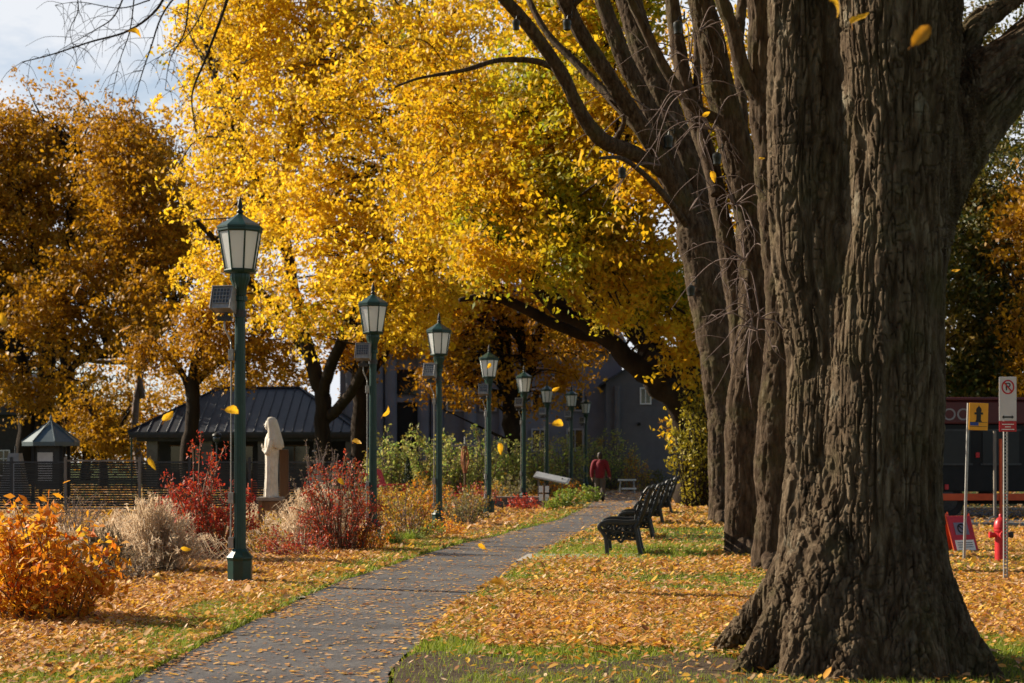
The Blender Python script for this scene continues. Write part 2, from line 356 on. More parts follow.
def tree(name, label, base, limbs, ells, ncl, per, lsize, leafm, barkm=None, seed=1, csize=.5, gate=-.12, gscale=.5,
         group=None, twigs=.35, nside=9, barked=False, tmax=6.5, extra=None, droop=.6, twr=.02, cat='tree'):
    rng = np.random.default_rng(seed)
    base = np.array(base, float)
    t = thing(name, label, cat, base, group=group)
    mb = MB(); lp = []
    for pts, rr in limbs:
        p = catmull(np.array(pts) - base, 6)
        r = np.interp(np.linspace(0, 1, len(p)), np.linspace(0, 1, len(rr)), rr)
        wob = fbm(np.stack([np.arange(len(p)) * .35, np.full(len(p), seed * 1.7), np.full(len(p), len(lp) * 3.1)], 1), 2)
        p[1:, 0] += wob[1:] * r[1:] * (.2 if barked else .6)
        r = r * (1 + .08 * fbm(np.stack([np.arange(len(p)) * .9, np.full(len(p), 5.1 + seed), np.zeros(len(p))], 1), 2))
        if barked:
            sl = np.concatenate([[0], np.cumsum(np.linalg.norm(np.diff(p, axis=0), axis=1))]); m = int(sl[-1] / .03); u = np.linspace(0, sl[-1], m)
            pf = np.stack([np.interp(u, sl, p[:, c]) for c in range(3)], 1); ker = np.hanning(23); ker /= ker.sum()
            pad = np.concatenate([pf[:1] - (pf[1:12] - pf[:1])[::-1], pf, pf[-1:] + (pf[-1:] - pf[-12:-1])[::-1]]); pf = np.stack([np.convolve(pad[:, c], ker, 'valid') for c in range(3)], 1)
            rf = np.interp(u, sl, r); nn = int(min(72, max(14, 2 * math.pi * rf.max() / .026)))
            k0 = len(mb.v); mb.tube(pf, rf, nn); W = mb.v[k0]; ctr = np.repeat(pf, nn, 0); rad = W - ctr; rl = np.linalg.norm(rad, axis=1)[:, None]
            an = np.tile(np.arange(nn) * 2 * math.pi / nn, m); rr2 = np.repeat(rf, nn); uu = np.repeat(u, nn); cyl = np.stack([np.cos(an) * rr2, np.sin(an) * rr2, np.full(len(an), len(lp) * 5.3)], 1)
            hh = bark_height(cyl, uu, np.stack([cyl[:, 0], cyl[:, 1], uu * .45], 1), 19., 31 + seed)
            mb.v[k0] = ctr + rad / (rl + 1e-9) * (rl + (hh * np.minimum(.034, rr2 * .16) + rr2 * .1 * fbm(np.stack([cyl[:, 0] * 3, cyl[:, 1] * 3, uu * .8 + seed], 1), 2, 9))[:, None])
        else: mb.tube(p, r, nside)
        lp.append(np.column_stack([p, r]))
    LP = np.concatenate(lp)
    if ncl:
        cl, pts = crown_points([(np.array(c) - base, r) for c, r in ells], ncl, per, rng, csize, gate, gscale, seed)
        for c in cl[rng.random(len(cl)) < twigs]:
            dist = (np.linalg.norm(LP[:, :3] - c, axis=1) + np.where(LP[:, 2] > c[2] + 2, 5, 0)) * rng.uniform(1, 1.6, len(LP))
            k = int(np.argmin(dist))
            if dist[k] > tmax * 1.3: continue
            dist[k] = np.linalg.norm(LP[k, :3] - c)
            a = LP[k, :3]; mid = (a + c) / 2 + np.array([0, 0, .12 * dist[k]]) + rng.normal(size=3) * .08 * dist[k]
            r0 = min(LP[k, 3] * .5, .018 * dist[k] + .01)
            pp = catmull([a, mid, c], 4)
            mb.tube(pp, np.linspace(r0, twr * .5, len(pp)), 5)
    if extra:
        if barked: tw = MB(); extra(tw, base, rng); tw.build('twigs', M['twig'], t, smooth=True)
        else: extra(mb, base, rng)
    mb.build('trunk', barkm or M['bark_dark'], t, smooth=True)
    if ncl: leaves('crown', pts, lsize, leafm, t, rng, droop=droop, per=per)
    return t

# ------------------------------------------------------------------ ground
def xs(tab, y): 
    a = sorted([tuple(G(px, py)[[1, 0]]) for px, py in tab]); return np.interp(y, [q[0] for q in a], [q[1] for q in a])
LEFT = [(60, 720), (132, 683), (217, 640), (290, 605), (345, 581), (400, 563), (450, 547), (494, 537), (560, 520), (586, 508), (598, 498), (604, 491)]
RIGHT = [(350, 720), (388, 683), (420, 640), (467, 600), (508, 575), (541, 553), (574, 537), (606, 521), (633, 508), (644, 498), (648, 491)]
def pl(y): return xs(LEFT, np.asarray(y, float)) + .05 * n2(y, y * 0, .9, 5)
def pr(y): return xs(RIGHT, np.asarray(y, float)) + .07 * n2(y, y * 0 + 4, 1.1, 6)

def ground():
    # ONE sheet to the horizon, finer near the camera, gently uneven
    xsn = np.concatenate([-np.geomspace(400, 14, 18), np.linspace(-13, 13, 66), np.geomspace(14, 400, 18)])
    ysn = np.concatenate([[-60, -20, 0, 5], np.linspace(8, 50, 86), np.geomspace(51, 700, 40)])
    X, Y = np.meshgrid(xsn, ysn); Z = .0 * X
    near = (X < pl(Y) - .5) | (X > pr(Y) + .5)
    Z = np.where(near & (Y < 90), .03 * n2(X, Y, .5, 11) - .012, -.01 + 0 * X)
    V = np.stack([X, Y, Z], -1).reshape(-1, 3); w = len(xsn); h = len(ysn)
    i = np.arange((h - 1) * w).reshape(h - 1, w)[:, :-1].ravel()
    o = rawmesh('ground', V, np.stack([i, i + 1, i + w + 1, i + w], 1), M['ground']); struct(o)
    o.data.polygons.foreach_set('use_smooth', [True] * len(o.data.polygons))
ground()
def strip(name, ys_, xl, xr, z, mat, nx=6):
    V = []; 
    for k in range(nx + 1): V.append(np.stack([xl + (xr - xl) * k / nx, ys_, np.full(len(ys_), z)], 1))
    V = np.stack(V, 1).reshape(-1, 3); w = nx + 1; h = len(ys_)
    i = np.arange((h - 1) * w).reshape(h - 1, w)[:, :-1].ravel()
    return struct(rawmesh(name, V, np.stack([i, i + 1, i + w + 1, i + w], 1), mat))
ys_ = np.linspace(8.5, 80, 260)
strip('path', ys_, pl(ys_), pr(ys_), .012, M['asphalt'])
def patch(name, pts, z, mat):
    mb = MB(); c = catmull(list(pts) + [pts[0]], 6)[:-1]; c[:, 2] = z
    mb.add(c, [tuple(range(len(c)))]); return struct(mb.build(name, mat))
yb = np.linspace(8, 62, 120)
verge = .55 + .25 * n2(yb, yb * 0 + 9, .35, 8) + .35 * np.exp(-((yb - 12) / 4) ** 2)
strip('garden_bed', yb, np.full(len(yb), -26.), pl(yb) - verge, .026, M['soil'], 8)
def sp(px, py): return G(px, py)
mud_pts = [G(395, 668), G(430, 655), G(520, 664), G(600, 668), G(700, 655), G(760, 672), G(900, 700), G(880, 760), G(650, 735), G(480, 725), G(400, 700)]
patch('bare_soil', mud_pts, .03, M['mud'])
a, b, c, d = G(96, 605), G(300, 597), G(306, 600.5), G(90, 611)
mb = MB(); mb.add([a, b, c, d], [(0, 1, 2, 3)]); o = mb.build('side_path', M['concrete']); o.location.z = .034; struct(o)

# ------------------------------------------------------------------ lamp posts
def make_lamp():
    t = thing('street_lamp', '', 'street lamp')
    oc = math.pi / 8
    mb = MB(); mb.lathe([(.155, 0), (.16, .012), (.16, .06), (.148, .075), (.148, .3), (.158, .31), (.158, .335), (.10, .40), (.088, .43)], 8, phase=oc)
    mb.build('base', M['green'], t, bevel=.006)
    mb = MB(); n = 16; rings = []
    for z, r in [(.42, .074), (.5, .07), (1.6, .067), (3.2, .06), (3.3, .06), (3.31, .085), (3.36, .085), (3.37, .072), (3.48, .085), (3.56, .12), (3.62, .115), (3.645, .15)]:
        aa = np.arange(n * 2) * math.pi / n; rr = r * np.where(np.arange(n * 2) % 2 == 0, 1, .93)
        rings.append(np.stack([rr * np.cos(aa), rr * np.sin(aa), np.full(2 * n, z)], 1))
    mb.loft(rings); mb.build('pole', M['green'], t, smooth='auto')
    # lantern frame
    z0, z1, r0, r1 = 3.645, 4.13, .172, .252
    fr = MB(); fr.lathe([(r0 + .012, z0 - .01), (r0 + .02, z0 + .012), (r0 + .005, z0 + .03)], 8, phase=oc)
    fr.lathe([(r1 + .0, z1 - .03), (r1 + .016, z1 - .015), (r1 + .016, z1 + .012)], 8, phase=oc)
    for k in range(8):
        aa = oc + k * math.pi / 4; c, s = math.cos(aa), math.sin(aa)
        fr.tube([(r0 * c, r0 * s, z0 + .01), (r1 * c, r1 * s, z1)], .011, 5)
    f = fr.build('lantern_frame', M['green'], t)
    for k in range(8):
        a0 = oc + k * math.pi / 4; a1 = a0 + math.pi / 4; q = .982
        g = MB()
        V = [(q * r * math.cos(x), q * r * math.sin(x), z) for r, z, x in ((r0, z0 + .022, a0), (r0, z0 + .022, a1), (r1, z1 - .02, a1), (r1, z1 - .02, a0))]
        V = np.array(V); nrm = np.array([math.cos((a0 + a1) / 2), math.sin((a0 + a1) / 2), 0]) * .006
        g.add(np.vstack([V, V - nrm]), [(0, 1, 2, 3), (7, 6, 5, 4), (0, 4, 5, 1), (1, 5, 6, 2), (2, 6, 7, 3), (3, 7, 4, 0)])
        g.build('glass_pane', M['frost'], f)
    rf = MB(); rf.lathe([(.262, 4.14), (.275, 4.145), (.275, 4.165), (.24, 4.19), (.13, 4.255), (.045, 4.31), (.03, 4.33)], 8, phase=oc)
    roof = rf.build('lantern_roof', M['green'], t)
    fi = MB(); fi.lathe([(.03, 4.325), (.045, 4.345), (.03, 4.365), (.022, 4.375), (.034, 4.40), (.03, 4.43), (.012, 4.5), (.003, 4.535)], 10)
    fi.build('finial', M['black_iron'], roof, smooth=True)
    # flood light box on a bracket
    br = MB(); br.tube([(-.05, -.03, 3.2), (-.13, -.04, 3.17), (-.18, -.05, 3.13)], .016, 6); br.box((-.17, -.05, 3.1), (.16, .1, .05)); br.box((-.15, -.05, 3.17), (.03, .06, .14))
    for k in range(4): br.box((-.225 + k * .035, -.1, 3.1), (.014, .015, .07))
    br.lathe([(.078, 3.12), (.078, 3.2)], 12)
    bk = br.build('bracket', M['dark_metal'], t)
    from mathutils import Euler
    E = Euler((R(-18), 0, R(-14))).to_matrix(); off = np.array((-.17, -.09, 3.31))
    hb = MB(); hb.box((0, 0, 0), (.23, .15, .26)); hb.box((-.122, 0, 0), (.014, .19, .28)); hb.box((.122, 0, 0), (.014, .19, .28)); hb.box((0, .0, .137), (.26, .2, .014))
    for k in range(5): hb.box((-.09 + .045 * k, .09, 0), (.012, .05, .22))
    hb.v = [v @ np.array(E).T + off for v in hb.v]
    hs = hb.build('floodlight', M['grey_metal'], t, bevel=.004)
    gl = MB(); gl.box((0, -.079, .02), (.2, .008, .18)); gl.v = [v @ np.array(E).T + off for v in gl.v]; gl.build('lens', M['lens'], hs)
    gr = MB()
    for k in range(6): gr.box((-.1 + .04 * k, -.087, .02), (.006, .012, .19))
    for k in range(5): gr.box((0, -.0865, -.07 + .045 * k), (.206, .011, .006))
    gr.v = [v @ np.array(E).T + off for v in gr.v]; gr.build('guard_grille', M['grey_metal'], hs)
    cd = MB(); cd.tube(catmull([(-.17, -.05, 3.08), (-.165, -.05, 2.98), (-.11, -.03, 2.85), (-.1, -.02, 2.7), (-.1, -.02, 1.5), (-.105, -.02, .55), (-.12, -.02, .45)], 5), .011, 6)
    c = cd.build('conduit', M['grey_metal'], t, smooth=True)
    for z in (2.68, 1.02, .5):
        jb = MB(); jb.box((-.1, -.025, z), (.06, .055, .13)); jb.build('junction_box', M['grey_metal'], c, bevel=.005)
    return t
lamp = make_lamp()
LAMPS = [(240, 585.6, 'nearest and tallest green street lamp, standing among fallen leaves by the red bush'),
         (373, 544.5, 'green street lamp rising out of the dark red bush, second from the camera'),
         (439, 530, 'green street lamp with flared base by the orange flower bed, third from the camera'),
         (489, 515, 'green street lamp at the left end of the low stone wall, fourth from the camera'),
         (524, 505, 'green street lamp behind the low stone wall, just left of the slanted information board'),
         (547, 498, 'green street lamp directly behind the slanted information board'),
         (571.5, 495.6, 'slim far green street lamp between the information board and the lamp beside the walker'),
         (586, 491, 'farthest green street lamp of the row, just left of the walker in red')]
for k, (px, py, lab) in enumerate(LAMPS):
    o = lamp if k == 0 else copy_tree(lamp)
    o['label'] = lab; o['group'] = 'green street lamps along the path'
    o.location = G(px, py); o.rotation_euler.z = [.0, .12, -.1, .2, .1, 0, .15, -.1][k]

# small lamp posts near the buildings
def small_lamp(kind):
    t = thing('lamp_post', '', 'lamp post')
    mb = MB(); mb.lathe([(.12, 0), (.12, .3), (.055, .4), (.045, 2.2), (.08, 2.24), (.08, 2.3)], 10); mb.build('pole', M['dark_metal'], t, smooth='auto')
    mb = MB()
    if kind == 'globe':
        mb.lathe([(.02, 2.84), (.2, 2.72), (.24, 2.66), (.23, 2.62)], 14); mb.build('lantern_roof', M['black_iron'], t, smooth='auto')
        mb = MB(); mb.lathe([(.08, 2.3), (.17, 2.38), (.2, 2.5), (.18, 2.6), (.16, 2.63)], 14); mb.build('globe', M['lens'], t, smooth=True)
    else:
        mb.lathe([(.01, 3.08), (.05, 2.98), (.25, 2.82), (.24, 2.79)], 8); mb.build('lantern_roof', M['green'], t)
        mb = MB(); mb.lathe([(.13, 2.3), (.21, 2.79)], 8); mb.build('glass', M['frost'], t)
        if kind == 'arms':
            mb = MB(); mb.box((0, 0, 2.05), (.9, .05, .05)); 
            for s in (-1, 1): mb.box((s * .38, -.08, 2.0), (.26, .22, .24), (R(20), 0, 0))
            mb.build('floodlight_pair', M['dark_metal'], t)
    return t
for kind, px, py, D, lab in (('arms', 322, 483, 82.5, 'small lamp post with two floodlight boxes in front of the dark pavilion'),
                         ('globe', 217, 477, 83, 'small dark lamp post with a rounded head under the pavilion eave'),
                         ('plain', 499, 478, 90, 'small far lamp post before the grey hall, behind the fourth green lamp')):
    o = small_lamp(kind); o['label'] = lab; o.location = (P(px, 0, D)[0], D, 0); o.scale = (.9,) * 3 if kind != 'globe' else (1.0,) * 3

# ------------------------------------------------------------------ benches
def make_bench():
    t = thing('park_bench', '', 'bench')
    L = 1.35
    def end(y):
        mb = MB()
        w = .024
        mb.tube(catmull([(.03, y, .0), (.025, y, .03), (.0, y, .14), (-.03, y, .3), (-.05, y, .42), (.0, y, .52), (.07, y, .68), (.12, y, .85), (.17, y, .97), (.21, y, 1.02), (.24, y, 1.0)], 5), [.034] * 20 + [.037] * 12 + [.033] * 10 + [.028] * 9, 8)
        mb.tube(catmull([(-.47, y, 0), (-.475, y, .04), (-.485, y, .16), (-.5, y, .27), (-.55, y, .36), (-.59, y, .41), (-.585, y, .455), (-.545, y, .475), (-.51, y, .45), (-.53, y, .42)], 5), .032, 8)
        mb.tube(catmull([(-.56, y, .465), (-.48, y, .495), (-.36, y, .5), (-.2, y, .49), (-.05, y, .5), (.01, y, .53)], 5), .034, 8, flat=1.3)
        mb.tube(catmull([(-.5, y, .27), (-.4, y, .24), (-.33, y, .25), (-.27, y, .2), (-.21, y, .25), (-.1, y, .24), (-.02, y, .26)], 5), .02, 7)
        mb.tube([(-.52, y, .36), (-.04, y, .36)], .018, 6)
        for cx, cz, r in ((-.43, .31, .045), (-.3, .3, .05), (-.16, .31, .05), (-.44, .42, .045), (-.31, .425, .05), (-.18, .425, .045), (-.08, .42, .04), (-.07, .31, .035)):
            a = np.linspace(0, 2 * math.pi, 15)
            mb.tube(np.stack([cx + r * np.cos(a), 0 * a + y, cz + r * np.sin(a)], 1), .017, 5)
            mb.tube([(cx - r * .7, y, cz - r * .7), (cx + r * .7, y, cz + r * .7)], .015, 5)
        for cx, cz, r in ((.03, .64, .04), (.085, .78, .045), (.13, .9, .04)):
            a = np.linspace(0, 2 * math.pi, 13)
            mb.tube(np.stack([cx - .055 + r * np.cos(a), 0 * a + y, cz + r * np.sin(a)], 1), .011, 5)
        mb.tube(catmull([(-.06, y, .5), (-.05, y, .6), (-.01, y, .74), (.05, y, .9), (.12, y, 1.0), (.19, y, 1.02)], 4), .014, 6)
        for x in (-.47, .03): mb.box((x - .02, y, .012), (.12, .06, .024))
        mb.build('end_frame', M['black_iron'], t, smooth='auto')
    end(0); end(L)
    mb = MB()
    for k in range(6): mb.box((-.5 + .085 * k, L / 2, .385 - .008 * k), (.078, L + .08, .024), (0, R(2), 0))
    mb.build('seat', M['slat'], t, bevel=.004)
    mb = MB()
    for k in range(6):
        f = k / 5; mb.box((-.0 + .155 * f ** 1.1, L / 2, .5 + .47 * f), (.024, L + .08, .088), (0, R(16 + 4 * f), 0))
    mb.build('backrest', M['slat'], t, bevel=.004)
    mb = MB(); mb.tube([(-.27, .02, .2), (-.27, L - .02, .2)], .013, 6); mb.build('tie_rod', M['black_iron'], t)
    return t
bench = make_bench()
BEN = [(639, 558, 'nearest black park bench, end-on on a pale pad, openwork armrest in full view', 0),
       (651.7, 541, 'second black park bench on the lawn, directly behind the nearest one', 0),
       (662, 527, 'third black park bench of the row, its legs on leafy grass behind the second', 0),
       (671, 516, 'fourth black park bench, just before the turned one', 0),
       (685, 504, 'farthest black park bench, turned a little towards the camera beside the leaf-hung trunk', -.25)]
for k, (px, py, lab, rz) in enumerate(BEN):
    o = bench if k == 0 else copy_tree(bench)
    o['label'] = lab; o['group'] = 'black benches beside the path'
    o.location = G(px, py) + np.array([0, 0, .035 if k == 0 else .0]); o.rotation_euler.z = -.09 + rz
a, b, c, d = G(528, 556), G(652, 555.5), G(660, 562), G(516, 563)
mb = MB(); mb.add([(*q[:2], z) for z in (-.02, .034) for q in (d, c, b, a)], [(3, 2, 1, 0), (4, 5, 6, 7), (0, 1, 5, 4), (1, 2, 6, 5), (2, 3, 7, 6), (3, 0, 4, 7)])
struct(mb.build('paved_pad', M['concrete']))

# ------------------------------------------------------------------ the great elm in front
def great_elm():
    base = np.array([2.5, 11.7, 0.])
    t = thing('elm_tree', 'huge double-stemmed tree with deeply furrowed bark and spreading roots, filling the right foreground', 'tree', base, group='trees in the row on the lawn')
    k = 145.9
    mb = MB()
    def ax(lst, D): # (px, py, halfwidth px)
        p = [P(x, y, D) for x, y, h in lst]; return np.array(p), [h / k for x, y, h in lst]
    def chain(lst, D, n=26):
        p, r = ax(lst, D); pp = catmull(p, 5); rr = np.interp(np.linspace(0, 1, len(pp)), np.linspace(0, 1, len(r)), r); mb.tube(pp, rr, n)
    chain([(888, 720, 92), (887, 650, 80), (886, 590, 62), (882, 500, 55), (884, 400, 56), (890, 280, 55), (896, 180, 52), (897, 90, 60), (897, 0, 64), (893, -110, 60), (880, -240, 50), (850, -420, 38), (820, -640, 28)], 11.68)
    chain([(838, 720, 70), (826, 640, 52), (822, 560, 45), (824, 460, 38), (825, 360, 38), (818, 260, 46), (810, 180, 42), (805, 90, 36), (800, 0, 31), (790, -110, 28), (770, -260, 25), (735, -460, 19)], 11.95)
    chain([(850, 720, 60), (838, 600, 48), (838, 460, 42), (836, 300, 44), (826, 180, 40), (815, 60, 34), (805, -60, 26)], 12.25)
    chain([(895, 720, 75), (886, 560, 45), (888, 420, 44), (894, 280, 46), (905, 100, 52), (900, -60, 45)], 12.05)
    def path(pts, rr, n=18):
        pp = catmull(pts, 6); mb.tube(pp, np.interp(np.linspace(0, 1, len(pp)), np.linspace(0, 1, len(rr)), rr), n)
    path([P(905, 290, 11.8), P(925, 190, 11.9), P(965, 118, 12.0), P(1020, 66, 12.2), P(1085, 5, 12.5), P(1190, -90, 13), P(1330, -260, 13.6)], [.26, .29, .27, .25, .23, .2, .13])
    path([P(950, 80, 12.2), P(975, 26, 12.3), P(1010, 2, 12.5), P(1070, -60, 13), P(1150, -200, 13.5)], [.12, .09, .075, .07, .05], 10)
    # roots
    path([P(850, 380, 12.0), P(828, 500, 12.05), P(790, 580, 12.2), P(752, 620, 12.4), P(722, 645, 12.75), P(700, 661, 13.05)], [.1, .19, .17, .12, .08, .04])
    path([P(850, 400, 11.85), P(830, 520, 11.75), P(792, 610, 11.65), P(760, 655, 11.6), P(732, 682, 11.5), P(715, 690, 11.5)], [.1, .19, .18, .11, .07, .035])
    path([P(850, 430, 11.7), P(836, 560, 11.55), P(812, 640, 11.4), P(795, 690, 11.25), P(775, 720, 11.1)], [.1, .19, .2, .14, .08])
    path([P(872, 430, 11.65), P(866, 560, 11.5), P(856, 650, 11.3), P(848, 700, 11.05), P(835, 740, 10.8)], [.1, .2, .21, .17, .08])
    path([P(895, 430, 11.65), P(903, 560, 11.45), P(912, 650, 11.25), P(920, 710, 11.0), P(925, 750, 10.8)], [.1, .2, .21, .18, .1])
    path([P(900, 400, 11.7), P(908, 530, 11.65), P(934, 615, 11.6), P(965, 655, 11.5), P(1000, 688, 11.3), P(1030, 700, 11.2)], [.1, .2, .2, .15, .09, .04])
    path([(2.8, 12, .8), (3.1, 12.4, .3), (3.5, 12.9, .0)], [.22, .18, .06]); path([(2.3, 12.2, .8), (2.2, 12.8, .25), (2.1, 13.3, -.03)], [.22, .16, .06])
    mb.v = [v - base for v in mb.v]
    me0 = remesh(mb, .035, 9)
    o = bpy.data.objects.new('tmp2', me0); link(o); r = o.modifiers.new('r', 'REMESH'); r.mode = 'VOXEL'; r.voxel_size = .0072; sm = o.modifiers.new('s', 'SMOOTH'); sm.iterations = 12
    bpy.context.view_layer.update(); me = bpy.data.meshes.new_from_object(o.evaluated_get(bpy.context.evaluated_depsgraph_get())); bpy.data.objects.remove(o)
    n = len(me.vertices); V = np.zeros(n * 3, np.float32); me.vertices.foreach_get('co', V); V = V.reshape(-1, 3).astype(float)
    N = np.zeros(n * 3, np.float32); me.vertex_normals.foreach_get('vector', N); N = N.reshape(-1, 3).astype(float)
    # bark: long interlacing ridges; along the trunk for the stem, along the limb for the limb
    Q = V + base
    lt = (Q[:, 0] > 3.05) & (Q[:, 2] > 3.0); 
    e = np.array([.7, .12, .7]); e /= np.linalg.norm(e)
    wl = np.clip((Q[:, 0] - 2.85) / .4, 0, 1) * np.clip((Q[:, 2] - 2.9) / .4, 0, 1)
    A = np.array([0, 0, 1.])[None] * (1 - wl)[:, None] + e[None] * wl[:, None]
    # roots: grain runs outwards and down
    rad = Q[:, :2] - np.array([2.5, 11.8]); rl = np.linalg.norm(rad, axis=1)
    wr = .7 * sstep(.5, 1.4, rl) * (1 - sstep(.1, 1.4, Q[:, 2]))
    rdir = np.concatenate([rad / (rl[:, None] + 1e-6), 0 * rl[:, None]], 1); A = A * (1 - wr[:, None]) + (np.array([0, 0, .72]) - rdir * .69) * wr[:, None]; A /= np.linalg.norm(A, axis=1)[:, None]
    al = (V * A).sum(1); perp = V - A * al[:, None]
    h = bark_height(perp, al, V * np.array([1, 1, .45]), 20.)
    big = fbm(np.stack([V[:, 0] * 2.2, V[:, 1] * 2.2, V[:, 2] * .7], 1), 2, 35)
    V2 = V + N * (h * .036 + big * .035)[:, None]
    me.vertices.foreach_set('co', V2.astype(np.float32).ravel()); me.update()
    me.polygons.foreach_set('use_smooth', [True] * len(me.polygons))
    me.materials.clear(); me.materials.append(M['bark_big'])
    o = bpy.data.objects.new('trunk', me); link(o, t)
    # unseen crown far above the frame, spread wide to block sky light
    rng = np.random.default_rng(3)
    el = [((2.4, 11, 12.5), (6, 6, 2.4)), ((7.5, 13, 11), (5, 5, 2)), ((-2, 10, 12.5), (5, 5, 2)), ((6, 5, 11.5), (5, 5, 2)), ((0, 3, 12.5), (6, 5, 2.2)), ((8, 18, 12.5), (4, 4, 2))]
    cl, pts = crown_points([(np.array(c) - base, r) for c, r in el], 1700, 20, rng, .6, -.2, .5, 4)
    leaves('crown', pts, .24, M['lf_gold'], t, rng)
    br = MB()
    for c in cl[:150]:
        src = np.array([[-.15, 0, 8.2], [-.6, .2, 7.2], [2.6, 1.4, 6.2], [2.0, 1.2, 5.4]]); a = src[np.argmin(np.linalg.norm(src - c, axis=1))]
        pp = catmull([a, (a + c) / 2 + rng.normal(size=3) * .2, c], 4); br.tube(pp, np.linspace(.06, .012, len(pp)), 5)
    br.build('branch', M['bark'], t, smooth=True)
great_elm()

# ------------------------------------------------------------------ leaning trees of the row; unseen crowns thickened to cut sky light
def hang_twigs(lst, D):
    def f(mb, base, rng):
        for px, py, n in lst:
            a = P(px, py, D) - base
            for k in range(n):
                d = rng.normal(size=3) * np.array([1, .5, .7]); d /= np.linalg.norm(d); Ln = rng.uniform(.4, 1.25) * D / 26
                p = [a, a + d * Ln * .4 + np.array([0, 0, .1]), a + d * Ln * .75 + np.array([0, 0, -.12 * Ln]), a + d * Ln + np.array([rng.normal() * .12, 0, -.4 * Ln])]
                pp = catmull(p, 4); mb.tube(pp, np.linspace(.012, .004, len(pp)) * D / 26, 4)
                q = pp[7]; d2 = d + rng.normal(size=3) * .6
                mb.tube(catmull([q, q + d2 * Ln * .25, q + d2 * Ln * .4 + np.array([0, 0, -.1])], 3), np.linspace(.007, .003, 7) * D / 26, 4)
    return f
def L_(D, lst, dD=0.):
    return [P(x, y, D + dD * k / max(1, len(lst) - 1)) for k, (x, y) in enumerate(lst)]
def rp(D, *hw): return [h * D / F for h in hw]
flare = lambda D, px, py, h: [([P(px, py - h * 1.6, D), P(px + s * h * .75, py - h * .5, D + q), P(px + s * h * 1.7, py + 2, D + q * 2)], [h * .8 * D / F, h * .55 * D / F, h * .12 * D / F]) for s, q in ((-1, -.1), (1, -.1), (-.3, -.35), (.5, -.35))]
D = 39.
tree('elm_tree', 'leaning tree of the row with dark stems fanning left over the path', G(724, 524) * [1, 1, 0], [
    (L_(D, [(724, 528), (723, 480), (722, 420), (717, 350), (708, 290), (694, 230), (681, 190)]), rp(D, 17, 14, 15, 18, 19, 17, 10)),
    (L_(D, [(689, 225), (665, 168), (642, 127), (613, 84), (586, 42), (565, 0), (530, -70), (470, -150)], -3), rp(D, 10, 9, 8, 7.5, 7, 6.5, 5, 3)),
    (L_(D, [(700, 260), (687, 200), (655, 121), (623, 58), (602, 0), (575, -80), (550, -170)]), rp(D, 10, 9, 8, 8, 7, 6, 4)),
    (L_(D, [(712, 310), (710, 227), (681, 148), (655, 79), (629, 0), (600, -100), (590, -200)], 2), rp(D, 14, 15, 14, 13.5, 13, 10, 6)),
    (L_(D, [(680, 190), (660, 169), (629, 151), (602, 140), (581, 113), (560, 71), (530, 28), (505, 0), (470, -40)], -4), rp(D, 8, 7, 7, 7, 6.5, 6, 5.5, 5, 4)),
    (L_(D, [(566, 76), (540, 62), (500, 60), (465, 70), (420, 78), (395, 87)], -3), rp(D, 4, 3, 2.4, 2, 1.4, .8)),
    (L_(D, [(612, 146), (625, 118), (610, 100)], -1), rp(D, 3, 2, 1)),
    (L_(D, [(705, 290), (696, 215), (672, 150), (650, 95), (640, 40), (618, -20), (600, -90)], 3), rp(D, 7, 7, 6, 5.5, 5, 4.5, 3)),
    (L_(D, [(640, 130), (612, 100), (585, 72), (545, 30), (520, -20)], 2), rp(D, 5, 4.5, 4, 3.5, 3)),
    (L_(D, [(690, 230), (660, 190), (625, 160), (600, 158)], -5), rp(D, 3.5, 3, 2.2, 1.2)),
    ] + flare(D, 724, 524, 11), [(P(600, -200, D), (6, 5, 2)), (P(700, -220, D - 3), (6, 6, 2))], 300, 22, .22, M['lf_gold'], M['bark'], 11, group='trees in the row on the lawn', barked=True, extra=hang_twigs([(660, 165, 3), (650, 110, 3), (690, 210, 3)], 38))
D = 26.
tree('elm_tree', 'leaning grey-barked tree with one stout stem and thin sunlit shoots, second behind the huge trunk', G(744, 557) * [1, 1, 0], [
    (L_(D, [(744, 560), (743, 500), (744, 420), (750, 360), (758, 300), (754, 240), (742, 174), (723, 100), (708, 32), (698, -10), (675, -100), (640, -220)]), rp(D, 20, 16, 17, 18, 18, 17, 16, 15, 13, 13, 10, 6)),
    (L_(D, [(742, 380), (737, 310), (722, 220), (712, 170), (690, 105), (679, 53), (672, 0), (655, -100)], 1), rp(D, 10, 10, 9, 8.5, 8, 7.5, 7, 5)),
    (L_(D, [(726, 120), (700, 112), (672, 80), (640, 20), (622, -20), (590, -90)], -.6), rp(D, 6, 5.5, 5, 4.5, 4, 2.5)),
    (L_(D, [(716, 195), (704, 150), (698, 100), (697, 40), (690, -20)], 1.2), rp(D, 5, 5, 4.5, 4, 3)),
    (L_(D, [(750, 250), (738, 180), (742, 110), (738, 50), (745, -20)], 1.6), rp(D, 7, 6.5, 6, 5.5, 5)),
    ] + flare(D, 744, 557, 13), [(P(720, -300, D), (6, 5, 2))], 260, 22, .22, M['lf_gold'], M['bark'], 12, group='trees in the row on the lawn', barked=True, extra=hang_twigs([(712, 130, 12), (735, 205, 12), (745, 260, 9), (690, 60, 8), (684, 92, 6), (752, 318, 8), (700, 30, 5)], 25.6))
D = 22.5
